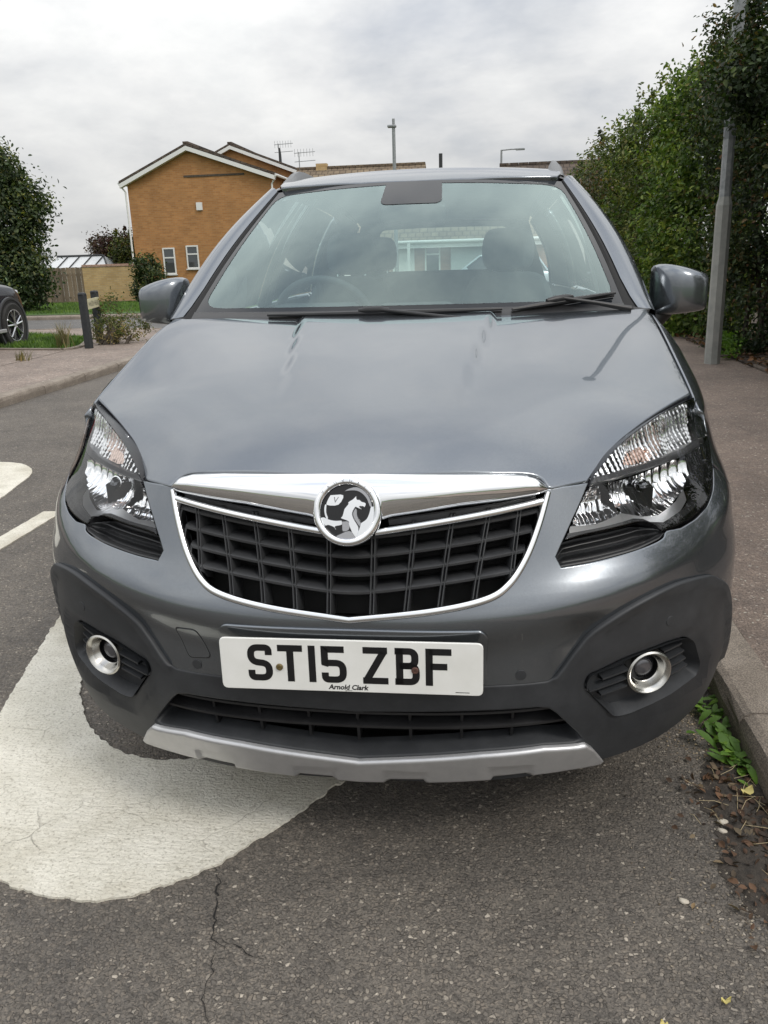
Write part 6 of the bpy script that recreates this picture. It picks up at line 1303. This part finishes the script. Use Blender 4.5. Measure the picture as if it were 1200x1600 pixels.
make_seat(-.36, 2.25); make_seat(.36, 2.25)
make_seat(0, 3.15, .58, name='rear_seat', hr=(-.36, .36))
hl = np.array([[roof(np.array(x), np.array(y))+[0, 0, -.05] for x in np.linspace(-.52, .52, 13)] for y in np.linspace(1.80, 3.85, 12)])
link('headlining', grid_mesh('headlining', hl[:, ::-1]), MT['head'], car)
for s_ in (-1, 1):
    for nm, p0_, p1_, yo in (('inner_pillar', 0.01, .05, 0), ('inner_pillar', .43, .475, 0), ('inner_pillar', .80, .98, 0)):
        qs = np.linspace(0, .97, 10); A = up(np.full(10, p0_), qs); B_ = up(np.full(10, p1_), qs); ins_ = np.array([-.035, 0, 0]); P = np.stack([A+ins_*.4, A+ins_, B_+ins_, B_+ins_*.4], 1)*[s_, 1, 1]
        link(nm, grid_mesh(nm, P), MT['trimgrey'], car)
    P = np.array([[(s_*(.79-.02*k), y, z) for k, z in enumerate((1.08, 1.04, .8, .45))] for y in np.linspace(1.35, 3.9, 10)]); link('door_card', grid_mesh('door_card', P), MT['dash'], car)
o = box_s('interior_mirror', (-.12, 1.60, 1.40), (.12, 1.64, 1.465), MT['black'], car, .015)
# sun visors
fin()
# ---------------------------------------------------------------- small things by the near kerb
def rosette(loc, n, ln, label, seed):
    r = np.random.default_rng(seed); root = tag(empty('weed', loc), label, 'weed', 'weeds along the near kerb')
    for i in range(n):
        a = r.uniform(0, 6.28); e = r.uniform(.25, 1.1); s = ln*r.uniform(.6, 1.2); w = s*.17; V = []
        d = Vector((math.cos(a), math.sin(a), 0)); sd_ = Vector((-d.y, d.x, 0)); off = Vector((r.normal(0, .02), r.normal(0, .035), 0))
        for k, (t, ww) in enumerate(((0, .15), (.3, .7), (.6, 1.0), (.85, .75), (1, .05))):
            p = off+d*s*t*math.cos(e*(1-.4*t))+Vector((0, 0, s*t*math.sin(e)*(1-.45*t)+.004)); V += [p+sd_*w*ww+Vector((0, 0, .15*w)), p, p-sd_*w*ww+Vector((0, 0, .15*w))]
        Fs = []
        for k in range(4): Fs += [(3*k, 3*k+1, 3*k+4, 3*k+3), (3*k+1, 3*k+2, 3*k+5, 3*k+4)]
        link('leaf', mesh('leaf', V, Fs, True), MT['weed'], root)
    return root
for i, (x, y, n, ln, lab) in enumerate(((.905, .93, 16, .055, 'topmost small green weed in the gutter beside the car corner'), (.885, .80, 18, .065, 'leafy green weed in the gutter just below the bumper corner'), (.912, .71, 16, .06, 'green weed pressed against the kerb face, third from the car'), (.895, .60, 20, .07, 'broad-leaved green weed midway along the gutter'), (.91, .50, 20, .068, 'bright green weed at the kerb foot above the leaf litter'), (.918, .42, 14, .06, 'lowest green weed in the gutter, nearest the dry leaves'))):
    rosette((x, y, .002), n, ln, lab, 50+i)
# gutter dirt with leaves and stalks
P0 = np.array([(.945, .52), (.86, .50), (.80, .40), (.78, .30), (.79, .18), (.77, .08), (.80, -.02), (.85, -.10), (.945, -.16)])
Pq = cr(P0, 6); Pq = Pq+np.column_stack([np.convolve(rng.normal(0, .022, len(Pq)), [.3, .4, .3], 'same'), np.zeros(len(Pq))])
v2, F_ = triangulate(resample(Pq, .02), [], .02); dd = np.min(np.linalg.norm(v2[:, None]-Pq[None], axis=2), 1); zz = .0005+np.clip(dd-.004, 0, .05)*.16*(1+.5*rng.normal(size=len(v2)).clip(-1, 1))
tag(link('gutter_dirt', mesh('gutter_dirt', np.column_stack([v2, zz]), F_, True), noisy('gutter_dirt', (.030, .026, .022), (.085, .070, .056), 45, .95, 300, .9, .006)), 'dark dirt and debris gathered in the gutter at the near kerb', 'dirt', None, 'stuff')
n = 420; Q = np.column_stack([.942-np.abs(rng.normal(0, .085, n)), rng.uniform(-.15, .50, n), rng.uniform(.006, .014, n)]); leaves('dead_leaves', Q, np.tile([0, 0, 1.], (n, 1)), .021, leaf_mat('dead_leaf', [(.085, .050, .033), (.15, .085, .05), (.06, .045, .034), (.22, .165, .10)], .8, .1), None, .5, .5)
tag(bpy.data.objects['dead_leaves'], 'brown dead leaves scattered over the gutter dirt', 'leaves')
b = MB()
for i in range(42):
    x, y = .945-abs(rng.normal(0, .08)), rng.uniform(-.18, .48); a = rng.uniform(0, 3.14); l = rng.uniform(.03, .11); z = rng.uniform(.008, .018); b.tube([(x-math.cos(a)*l/2, y-math.sin(a)*l/2, z), (x+rng.normal(0, .006), y+rng.normal(0, .006), z+.006), (min(.942, x+math.cos(a)*l/2), y+math.sin(a)*l/2, z)], [.0006, .0008, .0005], 4)
tag(b.build('dry_stalks', mat('straw', (.42, .34, .20), .8)), 'thin pale dry stalks lying on the gutter dirt', 'stalks', None, 'stuff')
# loose leaves and pebbles on the road
MT['yellow'] = mat('yellow_leaf', (.55, .47, .17), .7); MT['pebble'] = noisy('pale_pebble', (.42, .38, .31), (.55, .5, .42), 80, .7)
def fallen(x, y, s, a, lab, z=.006):
    V = []
    for k in range(9):
        t = k/8; w = s*.38*math.sin(math.pi*min(1, t*1.02)**.8)*(1+.15*math.sin(k*2.3)); V += [(s*(t-.5), w, .006*math.sin(k)+.012*(t-.5)**2), (s*(t-.5), 0, .002), (s*(t-.5), -w, .005+.004*math.cos(k*1.7))]
    Fs = []
    for k in range(8): Fs += [(3*k, 3*k+3, 3*k+4, 3*k+1), (3*k+1, 3*k+4, 3*k+5, 3*k+2)]
    o = tag(link('fallen_leaf', mesh('fallen_leaf', V, Fs, True), MT['yellow']), lab, 'leaf', 'yellow leaves on the road'); o.location = (x, y, z); o.rotation_euler = (0, 0, a)
fallen(.905, .335, .040, .8, 'yellow leaf at the edge of the gutter dirt by the right border', .02); fallen(.695, -.255, .020, .4, 'small yellow leaf on the road near the lower right corner'); fallen(.575, -.315, .017, 2.0, 'tiny yellow leaf on the road near the bottom edge')
for (x, y, s, lab) in ((.82, .235, .011, 'pale pebble on the road beside the gutter dirt, upper of two'), (.812, .205, .009, 'pale pebble on the road beside the gutter dirt, lower of two'), (.675, -.02, .009, 'pale oval pebble on the bare asphalt in front of the right fog lamp')):
    bm = bmesh.new(); bmesh.ops.create_icosphere(bm, subdivisions=2, radius=s)
    for v in bm.verts: v.co = Vector((v.co.x*1.25, v.co.y*.8, v.co.z*.55))*(1+.12*math.sin(v.co.x*500+v.co.y*300))
    me = bpy.data.meshes.new('pebble'); bm.to_mesh(me); bm.free(); me.shade_smooth(); o = tag(link('pebble', me, MT['pebble']), lab, 'pebble'); o.location = (x, y, s*.4); o.rotation_euler = (0, 0, s*300)

# grit: crumbs of stone and soil that spill out of the gutter over the road
n = 2600; gx_ = .94-np.abs(rng.normal(0, .11, n)); gy_ = rng.uniform(-.35, .75, n); gs = rng.uniform(.0008, .0032, n); rot = rng.uniform(0, 6.28, n)
base_ = np.array([(1, 0, .1), (.2, .9, 0), (-.9, .4, .1), (-.5, -.8, 0), (.5, -.7, .1), (0, 0, 1.0)])
Vg = base_[None]*gs[:, None, None]*rng.uniform(.7, 1.3, (n, 6, 3)); c_, s_ = np.cos(rot)[:, None], np.sin(rot)[:, None]; Vg = np.stack([Vg[..., 0]*c_-Vg[..., 1]*s_+gx_[:, None], Vg[..., 0]*s_+Vg[..., 1]*c_+gy_[:, None], Vg[..., 2]+.002], -1)
Fg = (np.arange(n)[:, None, None]*6+np.array([(0, 1, 5), (1, 2, 5), (2, 3, 5), (3, 4, 5), (4, 0, 5)])[None]).reshape(-1, 3)
tag(link('grit', fast_mesh('grit', Vg.reshape(-1, 3), Fg), leaf_mat('grit', [(.06, .05, .04), (.12, .10, .08), (.20, .17, .13), (.34, .30, .24)], .9, 0)), 'loose grit scattered along the near gutter', 'grit', None, 'stuff')
